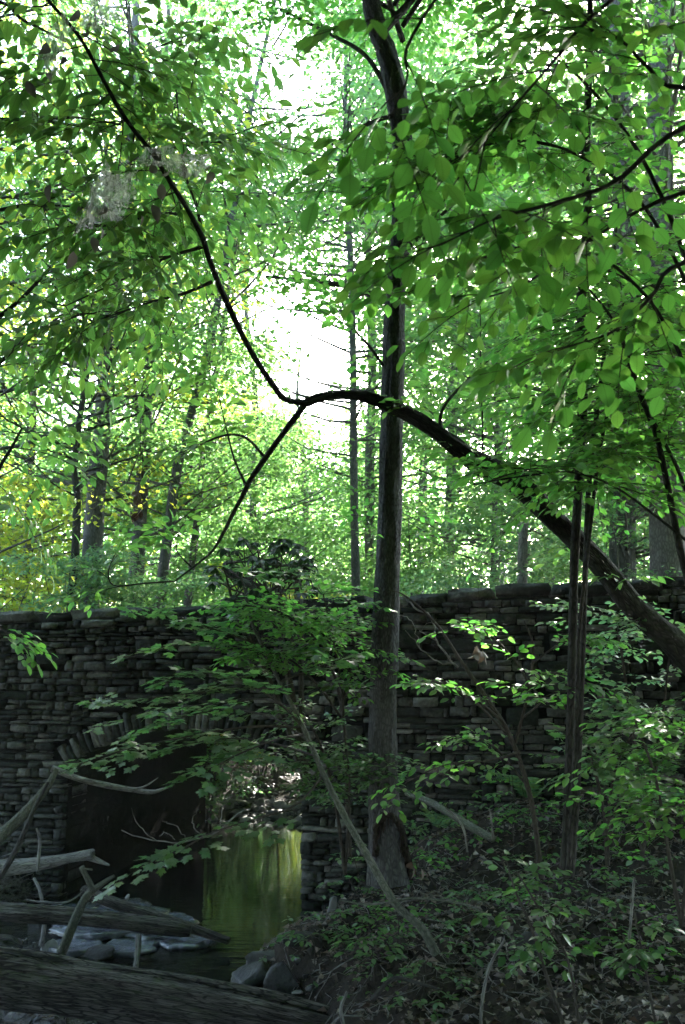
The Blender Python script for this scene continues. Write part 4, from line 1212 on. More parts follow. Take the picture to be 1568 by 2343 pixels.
# its long layered side branches
ms = bpy.data.objects['maple_sapling']
tw = Tubes(); lv = Leaves(); br = Tubes()
for sb in ([(690, 1665, 7.0, 7), (600, 1662, 6.9, 6), (500, 1672, 6.8, 5), (400, 1692, 6.8, 4), (300, 1712, 6.7, 3), (190, 1745, 6.7, 2)],
           [(650, 1585, 7.15, 6), (560, 1572, 7.0, 5), (450, 1585, 6.9, 4), (330, 1598, 6.9, 3), (230, 1600, 6.8, 2)],
           [(670, 1620, 7.1, 6), (600, 1600, 7.4, 5), (500, 1610, 7.6, 4), (400, 1620, 7.7, 3), (310, 1640, 7.8, 2)],
           [(700, 1680, 7.0, 6), (640, 1690, 6.6, 5), (560, 1720, 6.4, 4), (480, 1760, 6.3, 2)],
           [(740, 1775, 6.8, 6), (680, 1840, 6.6, 5), (600, 1870, 6.5, 4), (500, 1900, 6.4, 3), (420, 1940, 6.4, 3), (340, 1975, 6.4, 2)],
           [(640, 1560, 7.2, 6), (720, 1530, 7.1, 5), (800, 1500, 7.0, 3)],
           [(610, 1500, 7.3, 6), (540, 1480, 7.2, 4), (450, 1470, 7.1, 3), (350, 1485, 7.0, 2)],
           [(600, 1480, 7.3, 5), (520, 1450, 7.0, 4), (430, 1420, 6.9, 3), (360, 1400, 6.8, 2)],
           [(700, 1690, 7.0, 6), (620, 1640, 7.6, 5), (520, 1625, 7.9, 4), (420, 1640, 8.0, 3), (330, 1668, 8.0, 2)],
           [(720, 1730, 6.9, 6), (640, 1705, 7.3, 5), (540, 1690, 7.6, 4), (440, 1700, 7.7, 3), (360, 1722, 7.8, 2)],
           [(690, 1660, 7.0, 6), (640, 1610, 6.8, 5), (560, 1560, 6.6, 4), (470, 1540, 6.6, 3), (380, 1560, 6.6, 2)]):
    p, rd = pix_path(sb, 18); branch(p, rd, ms, BK_TWIG, 6)
    n = 11 if len(sb) > 4 else 8
    for k in range(n):
        j = int(5 + 13 * (k + .5 * rng.random()) / n); j = min(j, 17); t_ = unit(p[j] - p[j - 2]); sg = 1 if k % 2 else -1
        spray(tw, lv, p[j], t_ * .7 + sg * np.cross(t_, [0, 0, 1.0]) * .8, .18 + .26 * rng.random(), .082, droop=.10, nside=3, hang=.04, gap=.95, ljit=.16, r0=.002)
tag(tw.build('twigs', BK_TWIG, ms), kind='stuff')
build_leaves(lv, T_MAPLE, LM_MAPLE, ms, 200, small=T_MAPLE)

# dark rhododendron crown standing behind the sapling top
def tuft_shrub(name, label, stems, tips, leaf, mat, T, n_ind, per=8, hang=.55):
    paths = [pix_path(s, 16) for s in stems]
    b = paths[0][0][0]
    t = thing(name, label, 'shrub', (b[0], b[1], float(gz(b[0], b[1]))))
    tb = Tubes(); lv = Leaves()
    for p, rd in paths: tb.add(p, rd, 7, lump=.06)
    for px, py, Y in tips:
        c = P(px, py, Y); pth = paths[int(rng.integers(len(paths)))][0]; j = int(rng.integers(7, 16))
        tb.add(cr(np.vstack([pth[j], (pth[j] + c) / 2 + rng.normal(0, .05, 3), c]), 6), np.linspace(.009, .004, 6), 4)
        a = np.linspace(0, 6.28, per, endpoint=False) + rng.random() * 6
        d = np.stack([np.cos(a), np.sin(a), -hang + rng.normal(0, .3, per)], -1)
        nn = np.stack([np.cos(a) * .5, np.sin(a) * .5, np.ones(per)], -1) + rng.normal(0, .15, (per, 3))
        lv.add(np.repeat(c[None], per, 0), d, nn, leaf * (.75 + .5 * rng.random(per)))
    tb.build('stems', BK_TWIG, t)
    build_leaves(lv, T, mat, t, n_ind, small=T)
    return t
rt = [(rng.uniform(475, 720), rng.uniform(1225, 1400), rng.uniform(7.4, 8.6)) for _ in range(95)]
rt = [a for a in rt if ((a[0] - 600) / 130) ** 2 + ((a[1] - 1310) / 95) ** 2 < 1.0]
tuft_shrub('rhododendron', 'dark rhododendron with drooping leaf rosettes above the coping', [
    [(700, 1800, 8.4, 20), (670, 1600, 8.3, 17), (640, 1450, 8.2, 14), (610, 1350, 8.1, 9), (590, 1260, 8, 5)],
    [(700, 1800, 8.4, 16), (690, 1600, 8.3, 13), (690, 1450, 8.2, 10), (680, 1320, 8.1, 5)],
    [(690, 1760, 8.4, 14), (620, 1560, 8.2, 11), (550, 1430, 8.0, 8), (510, 1290, 7.9, 4)]], rt, .095, LM_DARK, T_LANCE, 290, per=9)

def shrub(label, stems, sprays, leaf, mat, T, n_ind, L, frac=(.35, 1), **kw):
    return stem_tree('sapling', label, stems, sprays, leaf, mat, T, T if T is T_MAPLE else T_OVAL_S, n_ind, bark=kw.pop('bark', BK_TWIG), frac=frac, L=L, cat='sapling', **kw)
shrub('bright green leafy sapling just left of the central trunk over the wall', [
    [(800, 1960, 7.9, 12), (790, 1700, 7.8, 10), (770, 1560, 7.7, 8), (720, 1460, 7.5, 6), (640, 1400, 7.3, 4), (560, 1385, 7.2, 3)],
    [(790, 1700, 7.8, 8), (780, 1560, 7.6, 6), (760, 1450, 7.4, 4), (740, 1360, 7.3, 3)],
    [(780, 1640, 7.7, 7), (720, 1560, 7.5, 6), (650, 1500, 7.4, 4), (580, 1490, 7.3, 2)],
    [(780, 1620, 7.7, 7), (810, 1500, 7.5, 5), (800, 1420, 7.4, 3)]], 92, .062, LM_NEAR, T_OVAL, 280, (.3, .6), frac=(.4, 1), droop=.15, hang=.08)
shrub('low dark green sapling between the arch and the central trunk', [
    [(790, 2000, 7.6, 10), (770, 1850, 7.5, 8), (740, 1720, 7.4, 6), (700, 1640, 7.3, 3)],
    [(790, 2000, 7.6, 8), (800, 1800, 7.5, 6), (790, 1690, 7.4, 3)]], 46, .06, LM_MAPLE, T_OVAL, 150, (.3, .6), droop=.1, hang=.05)
shrub('slanting sapling right of the central trunk with sprays of bright oval leaves', [
    [(1240, 2010, 6.2, 14), (1215, 1830, 6.2, 12), (1170, 1690, 6.2, 11), (1115, 1600, 6.2, 10), (1060, 1520, 6.2, 8), (1000, 1430, 6.2, 6), (930, 1365, 6.2, 4), (890, 1350, 6.2, 2)],
    [(1180, 1700, 6.2, 8), (1210, 1580, 6.1, 6), (1220, 1480, 6.0, 5), (1200, 1420, 6.0, 3)],
    [(1150, 1650, 6.2, 8), (1060, 1580, 6.0, 5), (990, 1560, 5.9, 3)]], 0, .06, LM_NEAR, T_OVAL, 0, (.3, .6))
sl = [o for o in bpy.data.objects if o.name.startswith('sapling') and o.get('label', '').startswith('slanting sapling')][0]
tw = Tubes(); lv = Leaves(); br = Tubes()
for sb in ([(1160, 1680, 6.2, 6), (1080, 1600, 6.0, 5), (1010, 1570, 5.9, 3), (970, 1560, 5.8, 2)],
           [(1215, 1570, 6.1, 6), (1170, 1500, 6.0, 4), (1110, 1440, 5.9, 3), (1080, 1435, 5.8, 2)],
           [(1215, 1520, 6.1, 6), (1290, 1470, 6.0, 4), (1370, 1460, 5.9, 2)],
           [(1215, 1560, 6.1, 6), (1260, 1540, 5.9, 4), (1340, 1560, 5.8, 2)],
           [(1190, 1720, 6.2, 6), (1120, 1740, 6.0, 4), (1020, 1750, 5.8, 3), (930, 1790, 5.7, 2)],
           [(1200, 1790, 6.2, 6), (1120, 1700, 6.3, 4), (1040, 1690, 6.3, 2)],
           [(1200, 1640, 6.1, 5), (1240, 1600, 5.9, 4), (1200, 1560, 5.7, 2)]):
    p, rd = pix_path(sb, 14); branch(p, rd, sl, BK_TWIG, 6)
    for k in range(9):
        j = min(13, int(3 + 11 * (k + .5 * rng.random()) / 9)); t_ = unit(p[j] - p[j - 2]); sg = 1 if k % 2 else -1
        spray(tw, lv, p[j], t_ * .7 + sg * np.cross(t_, [0, 0, 1.0]) * .8, .16 + .2 * rng.random(), .062, droop=.18, nside=3, hang=.12, gap=.85, ljit=.25, r0=.002)
tag(tw.build('twigs', BK_TWIG, sl), kind='stuff')
build_leaves(lv, T_OVAL, LM_NEAR, sl, 180, small=T_OVAL_S)
shrub('bluish green sapling under the leaning trunk at the right', [
    [(1470, 1960, 6.9, 12), (1460, 1780, 6.9, 10), (1440, 1620, 6.8, 7), (1420, 1480, 6.7, 5), (1400, 1400, 6.6, 3)],
    [(1470, 1960, 6.9, 9), (1510, 1700, 6.8, 7), (1530, 1520, 6.6, 4), (1545, 1400, 6.5, 3)]], 40, .06, LM_UNDER, T_OVAL, 130, (.35, .65), droop=.12, hang=.08)
shrub('yellowish green sapling low at the right edge', [
    [(1560, 2120, 5.0, 11), (1530, 1950, 5.0, 9), (1500, 1780, 4.9, 7), (1450, 1640, 4.8, 4)],
    [(1560, 2120, 5.0, 9), (1580, 1850, 4.9, 6), (1560, 1640, 4.8, 3)]], 30, .058, LM_NEAR, T_OVAL, 130, (.3, .55), droop=.18, hang=.12)
shrub('small low seedling with a few bright leaves on the dark bank below the stem clump', [
    [(1290, 2343, 4.4, 10), (1250, 2230, 4.5, 9), (1215, 2120, 4.6, 7), (1180, 2040, 4.7, 5), (1160, 1970, 4.8, 3)]], 12, .055, LM_MAPLE, T_OVAL, 50, (.15, .3), frac=(.3, 1), nside=2, droop=.15)
shrub('thin bare seedling with sparse leaves at the lower right corner', [
    [(1330, 2380, 4.2, 8), (1300, 2200, 4.3, 6), (1240, 2090, 4.4, 5), (1180, 1990, 4.5, 3)],
    [(1500, 2340, 4.2, 6), (1470, 2180, 4.3, 5), (1450, 2080, 4.4, 3)]], 14, .055, LM_MAPLE, T_OVAL, 60, (.12, .28), frac=(.15, 1), nside=2, droop=.15)
shrub('slim bare stemmed sapling standing before the wall at the right with layered leaves', [
    [(1390, 1980, 6.6, 10), (1380, 1850, 6.6, 8), (1340, 1690, 6.5, 6), (1280, 1600, 6.4, 4)],
    [(1390, 1980, 6.6, 7), (1400, 1800, 6.5, 6), (1440, 1690, 6.4, 4), (1500, 1620, 6.3, 3)]], 24, .065, LM_MAPLE, T_MAPLE, 110, (.3, .55), droop=.12, hang=.05, gap=.9)

# bare dead twigs before the dark arch
dt = thing('dead_branch', 'bare dead forked twig across the dark arch', 'branch', P(470, 1930, 8.0))
tb = Tubes()
for sb in ([(560, 1850, 8.0, 4), (500, 1900, 7.9, 4), (430, 1925, 7.8, 3), (360, 1925, 7.7, 3), (280, 1900, 7.7, 2)], [(430, 1925, 7.8, 3), (400, 1890, 7.8, 2), (372, 1880, 7.8, 2)],
           [(460, 1915, 7.8, 3), (440, 1880, 7.8, 2), (455, 1850, 7.8, 1)], [(360, 1925, 7.7, 2), (320, 1890, 7.7, 2), (300, 1850, 7.7, 1)], [(500, 1900, 7.9, 3), (520, 1830, 8, 2), (600, 1770, 8, 2)],
           [(400, 1920, 7.8, 2), (380, 1905, 7.8, 2), (366, 1912, 7.8, 1)]):
    p, rd = pix_path(sb, 14); tb.add(p + rng.normal(0, .006, p.shape), rd, 5)
tb.build('twig', BK_DEAD, dt)
d2 = thing('dead_branch', 'bare pale dead twigs right of the central trunk in front of the wall', 'branch', P(1000, 1500, 6.6))
tb = Tubes()
for sb in ([(920, 1360, 6.5, 3), (950, 1390, 6.5, 4), (985, 1410, 6.5, 4), (1000, 1470, 6.5, 4), (1050, 1530, 6.4, 5)], [(1040, 1520, 6.4, 4), (1000, 1515, 6.4, 3), (960, 1480, 6.4, 3), (925, 1440, 6.4, 2)],
           [(1000, 1470, 6.5, 3), (975, 1450, 6.5, 3), (960, 1440, 6.5, 2), (1000, 1415, 6.5, 1)], [(960, 1480, 6.4, 2), (940, 1420, 6.4, 2), (900, 1400, 6.4, 1)]):
    p, rd = pix_path(sb, 14); tb.add(p + rng.normal(0, .006, p.shape), rd, 5)
tb.build('twig', BK_DEAD, d2)

# ================================================================== FERNS
def fern(label, px, py, n, L, group='ferns on the right bank'):
    b = G(px, py)
    t = thing('fern', label, 'fern', b, group)
    for k in range(n):
        az = 6.28 * k / n + rng.normal(0, .25); ll = L * (.75 + .4 * rng.random())
        tt = np.linspace(0, 1, 9)
        q = np.stack([math.cos(az) * ll * .85 * tt, math.sin(az) * ll * .85 * tt, ll * (.62 * np.sin(tt * 2.2) * .8)], -1) + b
        lv = Leaves(); tub = Tubes(); tub.add(q, np.linspace(.003, .001, 9), 3)
        m = 15
        for i in range(m):
            f = .12 + .86 * i / m; kk = f * 8; a = int(min(kk, 7)); w = kk - a
            p = q[a] * (1 - w) + q[a + 1] * w; td = unit(q[a + 1] - q[a]); sv = unit(np.cross(td, [0, 0, 1.0])); up = np.cross(sv, td)
            s = ll * .26 * math.sin(math.pi * (f * .8 + .18))
            for sg in (1, -1): lv.add(p, sv * sg + td * .35, up + rng.normal(0, .1, 3), s)
        p_, x_, d_, z_, s_ = lv.arr()
        TV = T_DIA[0] * np.array([.42, 1, .6])
        leaf_mesh('frond', p_, x_, d_, z_, s_, (TV, T_DIA[1]), LM_UNDER, t)
for i, (px, py, n, L, lb) in enumerate(((1160, 1815, 8, .42, 'large fern with silvery fronds at the foot of the wall'), (1215, 1840, 8, .36, 'fern just right of the large silvery fern'),
                          (1370, 1790, 9, .45, 'tall fern right of the dark stem clump under the wall'), (1440, 1830, 8, .4, 'fern in the leafy corner right of the stem clump'),
                          (1010, 1905, 7, .25, 'small fern below the mossy fallen pole'), (1500, 1880, 8, .36, 'fern at the right edge among low plants'), (1080, 1860, 7, .28, 'small fern touching the upper end of the mossy pole'))):
    fern(lb, px, py, n + 2, L * 1.55)

# ================================================================== GROUND COVER, LITTER
def scatter(n, xr, yr, keep):
    x = rng.uniform(*xr, n); y = rng.uniform(*yr, n)
    rx = x - W0[0]; ry = y - W0[1]
    s = rx * WD[0] + ry * WD[1]; q = rx * WN[0] + ry * WN[1]
    m = keep(s - S_C, q, x, y) & ~((q > -.05) & (q < TUN + .05))
    x, y = x[m], y[m]
    return x, y, gz(x, y)
x, y, z = scatter(34000, (-5.5, 6), (3.5, 12), lambda s, q, x, y: (gz(x, y) > .10))
n = len(x); a = rng.random(n) * 6.28
lv = Leaves(); lv.add(np.stack([x, y, z + .008 + .012 * rng.random(n)], -1), np.stack([np.cos(a), np.sin(a), rng.normal(0, .25, n)], -1), np.array([0, 0, 1.0]) + rng.normal(0, .35, (n, 3)), .026 + .055 * rng.random(n) ** 2)
p, x_, d_, z_, s_ = lv.arr()
tag(leaf_mesh('leaf_litter', p, x_, d_, z_, s_, (T_DIA[0] * np.array([1.1, 1, 3.0]), T_DIA[1]), LM_BROWN, None), 'brown dead leaves littering the banks', kind='stuff')
x, y, z = scatter(9000, (-5, 6), (3.8, 11), lambda s, q, x, y: (gz(x, y) > .35) & (vnoise(x * 1.7 + 4, y * 1.7) > .0) & (x > -.6))
lv = Leaves(); st = Tubes()
for i in range(0, len(x), 3):
    b = np.array([x[i], y[i], z[i]]); h = .05 + .13 * rng.random(); tip = b + [rng.normal(0, .03), rng.normal(0, .03), h]
    st.add(np.vstack([b, tip]), [.0018, .0012], 3)
    k = int(rng.integers(3, 6)); a = np.arange(k) * 6.28 / k + rng.random() * 6
    lv.add(np.repeat(tip[None], k, 0) - [0, 0, .02] * rng.random((k, 1)), np.stack([np.cos(a), np.sin(a), -.1 + rng.normal(0, .2, k)], -1), np.array([0, 0, 1.0]) + rng.normal(0, .25, (k, 3)), .03 + .035 * rng.random(k))
p, x_, d_, z_, s_ = lv.arr()
tag(leaf_mesh('ground_cover', p, x_, d_, z_, s_, T_OVAL_S, LM_MAPLE, None, True), 'low leafy ground plants on the bank', kind='stuff')
tag(st.build('undergrowth_stems', BK_TWIG), 'thin stems of the ground plants', kind='stuff')
# seedlings and sprouts on the right bank, each one its own plant
SEED = [
    (1010, 2040, .45, 'thin seedling just above the arching twig near the leaning sapling'), (1075, 1985, .6, 'leafy seedling below the mossy pole end'),
    (1130, 2060, .4, 'short seedling under the highest point of the arching twig'), (1175, 1930, .65, 'seedling between the mossy pole and the dark stem clump'),
    (1240, 1985, .6, 'slender seedling touching the foot of the dark stem clump on its left'), (1345, 2030, .6, 'seedling immediately right of the stem clump foot'),
    (1400, 1950, .75, 'bushy seedling behind the upright pale stick'), (1400, 2090, .5, 'low seedling just left of the upright pale stick'),
    (1495, 2060, .55, 'seedling right of the upright pale stick'), (1530, 2180, .45, 'small seedling near the right edge low on the bank'),
    (1060, 2140, .35, 'tiny seedling left of the standing thin pale stick'), (1240, 2120, .45, 'seedling between the arching twig end and the oval mossy stone'),
    (1330, 2130, .45, 'small seedling right of the oval mossy stone'), (1080, 2240, .3, 'sprout at the foot of the standing thin pale stick'),
    (1180, 2280, .35, 'broad leaved sprout at the bottom edge in the middle of the bank'), (1420, 2260, .4, 'sprout at the bottom edge below the upright pale stick'),
    (960, 2010, .4, 'seedling right of the dark scar on the central trunk'), (1010, 1960, .45, 'seedling under the small fern below the mossy pole'),
    (830, 2060, .4, 'seedling between the pale lone rock and the leaning sapling'), (900, 2180, .3, 'sprout left of the foot of the leaning sapling'),
    (1290, 1900, .7, 'tall seedling in front of the dark stem clump'), (1480, 1930, .8, 'leafy seedling below the bluish green sapling'), (800, 2190, .35, 'sprout on the bare slope above the twisted pale root'), (860, 2250, .3, 'sprout beside the thick bent dead stick'), (960, 2290, .3, 'small sprout at the bottom edge right of the bent dead stick'), (720, 2210, .25, 'tiny sprout on the shore beside the grey boulder'), (1550, 1990, .7, 'seedling at the right edge beside the low yellowish sapling')]
for px, py, hh, lab in SEED:
    b = G(px, py); t = thing('seedling', lab, 'seedling', b, 'seedlings on the right bank')
    tw = Tubes(); lv = Leaves(); stm = Tubes()
    for k in range(int(rng.integers(1, 4))):
        tip = b + np.array([rng.normal(0, .12), rng.normal(0, .10), hh * (.7 + .5 * rng.random())])
        q = cr(np.vstack([b - [0, 0, .03], (b + tip) / 2 + rng.normal(0, .03, 3), tip]), 8)
        stm.add(q, np.linspace(.005, .002, 8), 5)
        for j in range(int(rng.integers(3, 6))):
            az = rng.random() * 6.28
            spray(tw, lv, q[int(rng.integers(3, 8))], (math.cos(az), math.sin(az), .15), .12 + .22 * rng.random(), .05 + .02 * rng.random(), droop=.15, nside=2, hang=.1, gap=.85, r0=.0018)
    stm.build('stem', BK_TWIG, t); tag(tw.build('twigs', BK_TWIG, t), kind='stuff')
    build_leaves(lv, T_OVAL, LM_MAPLE if rng.random() < .6 else LM_NEAR, t, 14, small=T_OVAL_S)
# fine twigs and roots lying on the banks
tb = Tubes()
x, y, z = scatter(3600, (-5, 4.5), (4.2, 10.8), lambda s, q, x, y: gz(x, y) > .06)
for i in range(len(x)):
    a = rng.random() * 6.28; L = .08 + .35 * rng.random() ** 2; tt = np.linspace(-.5, .5, 5)
    cx = x[i] + math.cos(a) * L * tt + rng.normal(0, .02, 5); cy = y[i] + math.sin(a) * L * tt + rng.normal(0, .02, 5)
    tb.add(np.stack([cx, cy, gz(cx, cy) + .012 + .05 * rng.random() * (tt + .5)], -1), np.linspace(.0045, .0015, 5) * (.6 + .9 * rng.random()), 4)
tag(tb.build('twig_litter', BK_DEAD), 'thin dead twigs littering the banks', kind='stuff')
# pebbles in the mud and shore
def ico(sub=1):
    import bmesh
    bm = bmesh.new(); bmesh.ops.create_icosphere(bm, subdivisions=sub, radius=1)
    V = np.array([v.co[:] for v in bm.verts]); F = np.array([[v.index for v in f.verts] for f in bm.faces]); bm.free()
    return V, F
IC1, IC2, IC3, IC4 = ico(1), ico(2), ico(3), ico(4)
x, y, z = scatter(5200, (-6, 1.2), (7.0, 10.8), lambda s, q, x, y: (gz(x, y) < .25) & (gz(x, y) > -.07))
x2, y2, z2 = scatter(2600, (-1.8, 2.6), (14, 19), lambda s, q, x, y: (gz(x, y) < .9) & (q > TUN))
x = np.append(x, x2); y = np.append(y, y2); z = np.append(z, z2)
n = len(x); sz = .008 + .028 * rng.random(n) ** 2.5; sz[-len(x2):] *= 1.8
V = np.stack([x, y, z], -1)[:, None] + IC1[0][None] * sz[:, None, None] * (1 + .3 * rng.normal(0, 1, (n, 1, 3))) * np.array([1.2, 1.2, .6])
F = (IC1[1][None] + (np.arange(n) * len(IC1[0]))[:, None, None]).reshape(-1, 3)
tag(mesh_obj('pebbles', V.reshape(-1, 3), F, ST_ROCK), 'small creek pebbles', kind='stuff')

# ================================================================== ROCKS
def rock_mesh(seed, I, sx, sy, sz, rough=.18):
    r_ = np.random.default_rng(seed); V = I[0].copy()
    # cut by random planes for broken faces
    for k in range(14):
        nn = unit(r_.normal(0, 1, 3)); dd = .42 + .34 * r_.random()
        h = V @ nn - dd
        V = V - np.outer(np.maximum(h, 0), nn)
    for k in range(3):
        w = r_.normal(0, 3.5, 3); V = V * (1 + rough * .3 * np.sin(V @ w + r_.random() * 6)[:, None])
    V = V * (1 + r_.normal(0, .016, len(V))[:, None])
    return V * np.array([sx, sy, sz]), I[1]
def rock(label, px, py, w, h, mat, dz=0.0, asp=.8, rot=None, tilt=0, group=None, Y=None, name='rock', I=None):
    I = I or IC4
    b = G(px, py) if Y is None else P(px, py, Y)
    sc = proj(b)[2][0] / FPX
    V, F = rock_mesh(int(px * 7 + py), I, w * sc * .5 * 1.15, w * sc * .5 * asp * 1.15, h * sc * .62)
    a = rng.random() * .8 - .4 if rot is None else rot
    Mr = np.array(Matrix.Rotation(a, 3, 'Z') @ Matrix.Rotation(tilt, 3, 'Y'))
    o = put(name, mesh_data('rock', V @ Mr.T, F, mat), None, tuple(b + np.array([0, 0, dz])))
    return tag(o, label, 'rock', group)
rock('pale angular rock lying alone on the bank right of the water', 762, 2090, 42, 46, ST_ROCK, .03)
rock('pale wedge rock at the tip of the water below the second log', 505, 2172, 46, 26, ST_ROCK, .03)
rock('small grey rock next to the pale wedge rock', 478, 2192, 40, 30, ST_ROCK, .02)
rock('long flat grey slab at the lower edge of the green reflection', 612, 2196, 110, 40, ST_ROCK, .0, .5)
rock('big dark rounded boulder behind the foreground log', 585, 2250, 170, 84, ST_WET, .0)
rock('pale green lichened boulder left of the big dark boulder', 480, 2250, 100, 44, ST_ROCK, .0, .7)
rock('grey boulder at the right end of the foreground log', 660, 2275, 110, 90, ST_WET, .02)
rock('flat dark stone at the far right shore of the pool', 700, 2150, 90, 34, ST_WET, .0, .6)
rock('pale tilted shard stone between the two logs at left', 112, 2185, 55, 50, ST_PALE, .02, .6, tilt=.5)
rock('dark slanting flat slab on the wet mud in front of the foreground log', 215, 2200, 120, 40, ST_WET, .02, .6, tilt=-.15)
rock('grey stone on the left end of the wet mud', 70, 2190, 50, 40, ST_ROCK, .0)
rock('white small stone lying on the second log', 291, 2060, 14, 16, ST_PALE, .02, Y=8.8)
rock('low grey stone in the wet mud near the pool', 400, 2140, 60, 22, ST_WET, .0)
for px, py, w, h, asp, lab in (  # wet slabs, sky sheen put into their colour
    (250, 2140, 210, 14, .9, 'broad flat wet slab of creek bed tinted like reflected sky behind the foreground log'), (150, 2128, 120, 12, .8, 'flat wet slab tinted like reflected sky below the left part of the second log'),
    (355, 2162, 150, 13, .8, 'flat wet slab tinted like reflected sky left of the pool below the second log tip'), (300, 2190, 110, 12, .7, 'flat wet slab close behind the middle of the foreground log'),
    (425, 2196, 110, 12, .7, 'flat wet slab tinted like reflected sky left of the pale wedge rock'), (170, 2170, 100, 14, .7, 'tilted wet slab at the foot of the forked pale branch'),
    (400, 2150, 80, 10, .7, 'small flat slab tinted like reflected sky at the edge of the pool')):
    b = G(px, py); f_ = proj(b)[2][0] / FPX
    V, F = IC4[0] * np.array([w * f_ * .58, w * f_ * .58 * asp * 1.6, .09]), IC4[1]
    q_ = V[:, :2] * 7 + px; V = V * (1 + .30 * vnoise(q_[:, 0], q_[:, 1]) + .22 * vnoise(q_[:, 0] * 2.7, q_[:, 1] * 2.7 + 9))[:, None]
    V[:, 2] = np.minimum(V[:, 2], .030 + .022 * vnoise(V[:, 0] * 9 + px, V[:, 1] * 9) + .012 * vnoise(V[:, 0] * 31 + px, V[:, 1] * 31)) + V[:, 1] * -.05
    o = put('slab', mesh_data('slab', V, F, ST_SKY_SHEEN), None, (b[0], b[1], .012)); tag(o, lab, 'rock')
rock('dark low stone under the forked pale branch', 330, 2230, 70, 36, ST_WET, .0)
rock('mossy flat oval stone tilted on the dark bank', 1196, 2190, 56, 86, ST_ROCK, .04, .4, tilt=.5)
for k in range(46):
    px = rng.uniform(475, 690); py = rng.uniform(1832, 1925)
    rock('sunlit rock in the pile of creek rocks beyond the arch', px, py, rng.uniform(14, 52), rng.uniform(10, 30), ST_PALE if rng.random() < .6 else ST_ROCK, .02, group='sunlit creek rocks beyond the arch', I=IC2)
for k in range(34):
    px = rng.uniform(380, 760); py = rng.uniform(2145, 2290)
    rock('small shore rock among the stones between pool and foreground log', px, py, rng.uniform(14, 44), rng.uniform(9, 26), ST_ROCK if rng.random() < .35 else ST_WET, .005, group='small shore rocks', I=IC2)

# ================================================================== LOGS, DRIFTWOOD, STICKS
def log(label, rows, mat, sides=18, lump=.08, ridges=.04, extra=(), name='log', cat='log', n=None, nr=9, rough=None, rs=.4):
    p, rd = pix_path(rows, n or 14 * len(rows))
    rough = rd.max() * .16 if rough is None else rough
    t = thing(name, label, cat, p[0])
    tb = Tubes(); tb.add(p, rd, sides, lump=lump, ridges=ridges, cap=True, nr=nr, rough=rough, rs=rs); tb.build('wood', mat, t)
    for e in extra:
        q, r2 = pix_path(e, 14); tb = Tubes(); tb.add(q, r2, 8, lump=.06, cap=True); tb.build('branch_stub', mat, t)
    return t
log('thick mossy rotting log lying across the lower left foreground', [(-160, 2215, 6.95, 122), (0, 2236, 6.9, 118), (125, 2252, 6.85, 114), (250, 2269, 6.8, 110), (500, 2309, 6.65, 104), (750, 2358, 6.5, 94), (1000, 2425, 6.3, 100)], BK_LOG, 110, .04, .03, n=300, nr=13, rough=.042, rs=.22)
log('second brown log lying behind the forked pale branch over the mud', [(-80, 2084, 8.9, 42), (60, 2090, 8.85, 42), (200, 2099, 8.8, 40), (330, 2114, 8.75, 37), (400, 2124, 8.7, 34), (437, 2130, 8.7, 28)], BK_LOG, 40, .05, .03, nr=9, n=130, rough=.018, rs=.3)
log('long low dark log sloping down to the pool behind the second log', [(190, 2040, 9.5, 24), (260, 2066, 9.35, 24), (360, 2096, 9.2, 22), (460, 2132, 9.05, 20), (525, 2154, 8.95, 13)], BK_LOG, 28, .06, .03, n=90, rough=.012, rs=.3)
log('weathered grey driftwood with a broken forked end on the left bank', [(-60, 1992, 9.5, 34), (40, 1984, 9.5, 32), (110, 1974, 9.45, 27), (170, 1962, 9.4, 22), (212, 1955, 9.35, 24)], BK_DEAD, 16, .07, .05,
    extra=([(195, 1958, 9.37, 18), (225, 1970, 9.35, 12), (250, 1980, 9.3, 5)], [(205, 1955, 9.35, 12), (216, 1945, 9.35, 6)]), name='driftwood', cat='driftwood')
log('pale forked branch leaning over the second log', [(140, 2182, 8.3, 24), (165, 2120, 8.35, 21), (185, 2075, 8.4, 19), (200, 2050, 8.42, 18), (215, 2036, 8.45, 14), (240, 2018, 8.5, 10), (262, 2004, 8.5, 6)], BK_PALE, 12, .05, 0,
    extra=([(214, 2040, 8.44, 15), (200, 2010, 8.42, 14), (186, 1984, 8.4, 13)], [(190, 1988, 8.4, 5), (212, 1990, 8.4, 4)]), name='fallen_branch', cat='branch')
log('pale straight pole leaning up from the left edge beside the arch', [(-60, 1975, 8.9, 26), (0, 1915, 8.9, 25), (50, 1868, 8.95, 23), (105, 1805, 9.0, 20), (130, 1760, 9.05, 12)], BK_PALE, 12, .05, 0, name='fallen_branch', cat='branch')
log('thin dark pole leaning across the driftwood at the left', [(0, 2010, 8.6, 14), (40, 1940, 8.7, 13), (75, 1860, 8.8, 11), (110, 1790, 8.9, 8)], BK_DARK, 9, .06, 0, name='fallen_branch', cat='branch')
log('long stripped grey branch hanging across the top of the arch opening', [(118, 1758, 9.05, 15), (180, 1782, 9.1, 14), (250, 1798, 9.15, 13), (310, 1808, 9.2, 11), (350, 1812, 9.2, 9), (385, 1802, 9.2, 4)], BK_DEAD, 10, .06, .04, name='fallen_branch', cat='branch',
    extra=([(300, 1806, 9.2, 5), (330, 1800, 9.15, 4), (362, 1780, 9.1, 2)],))
log('lichen spotted fallen pole sloping down to the right of the central trunk', [(930, 1815, 8.6, 13), (985, 1836, 8.4, 16), (1030, 1862, 8.2, 18), (1080, 1893, 8.0, 20), (1130, 1920, 7.8, 18)], BK_PALE, 14, .08, .03)
log('thin pale stick standing up from the bank in the lower middle', [(1100, 2345, 4.55, 8), (1104, 2290, 4.6, 8), (1120, 2215, 4.65, 8), (1155, 2150, 4.7, 5)], BK_DEAD, 7, .08, 0, name='stick', cat='stick')
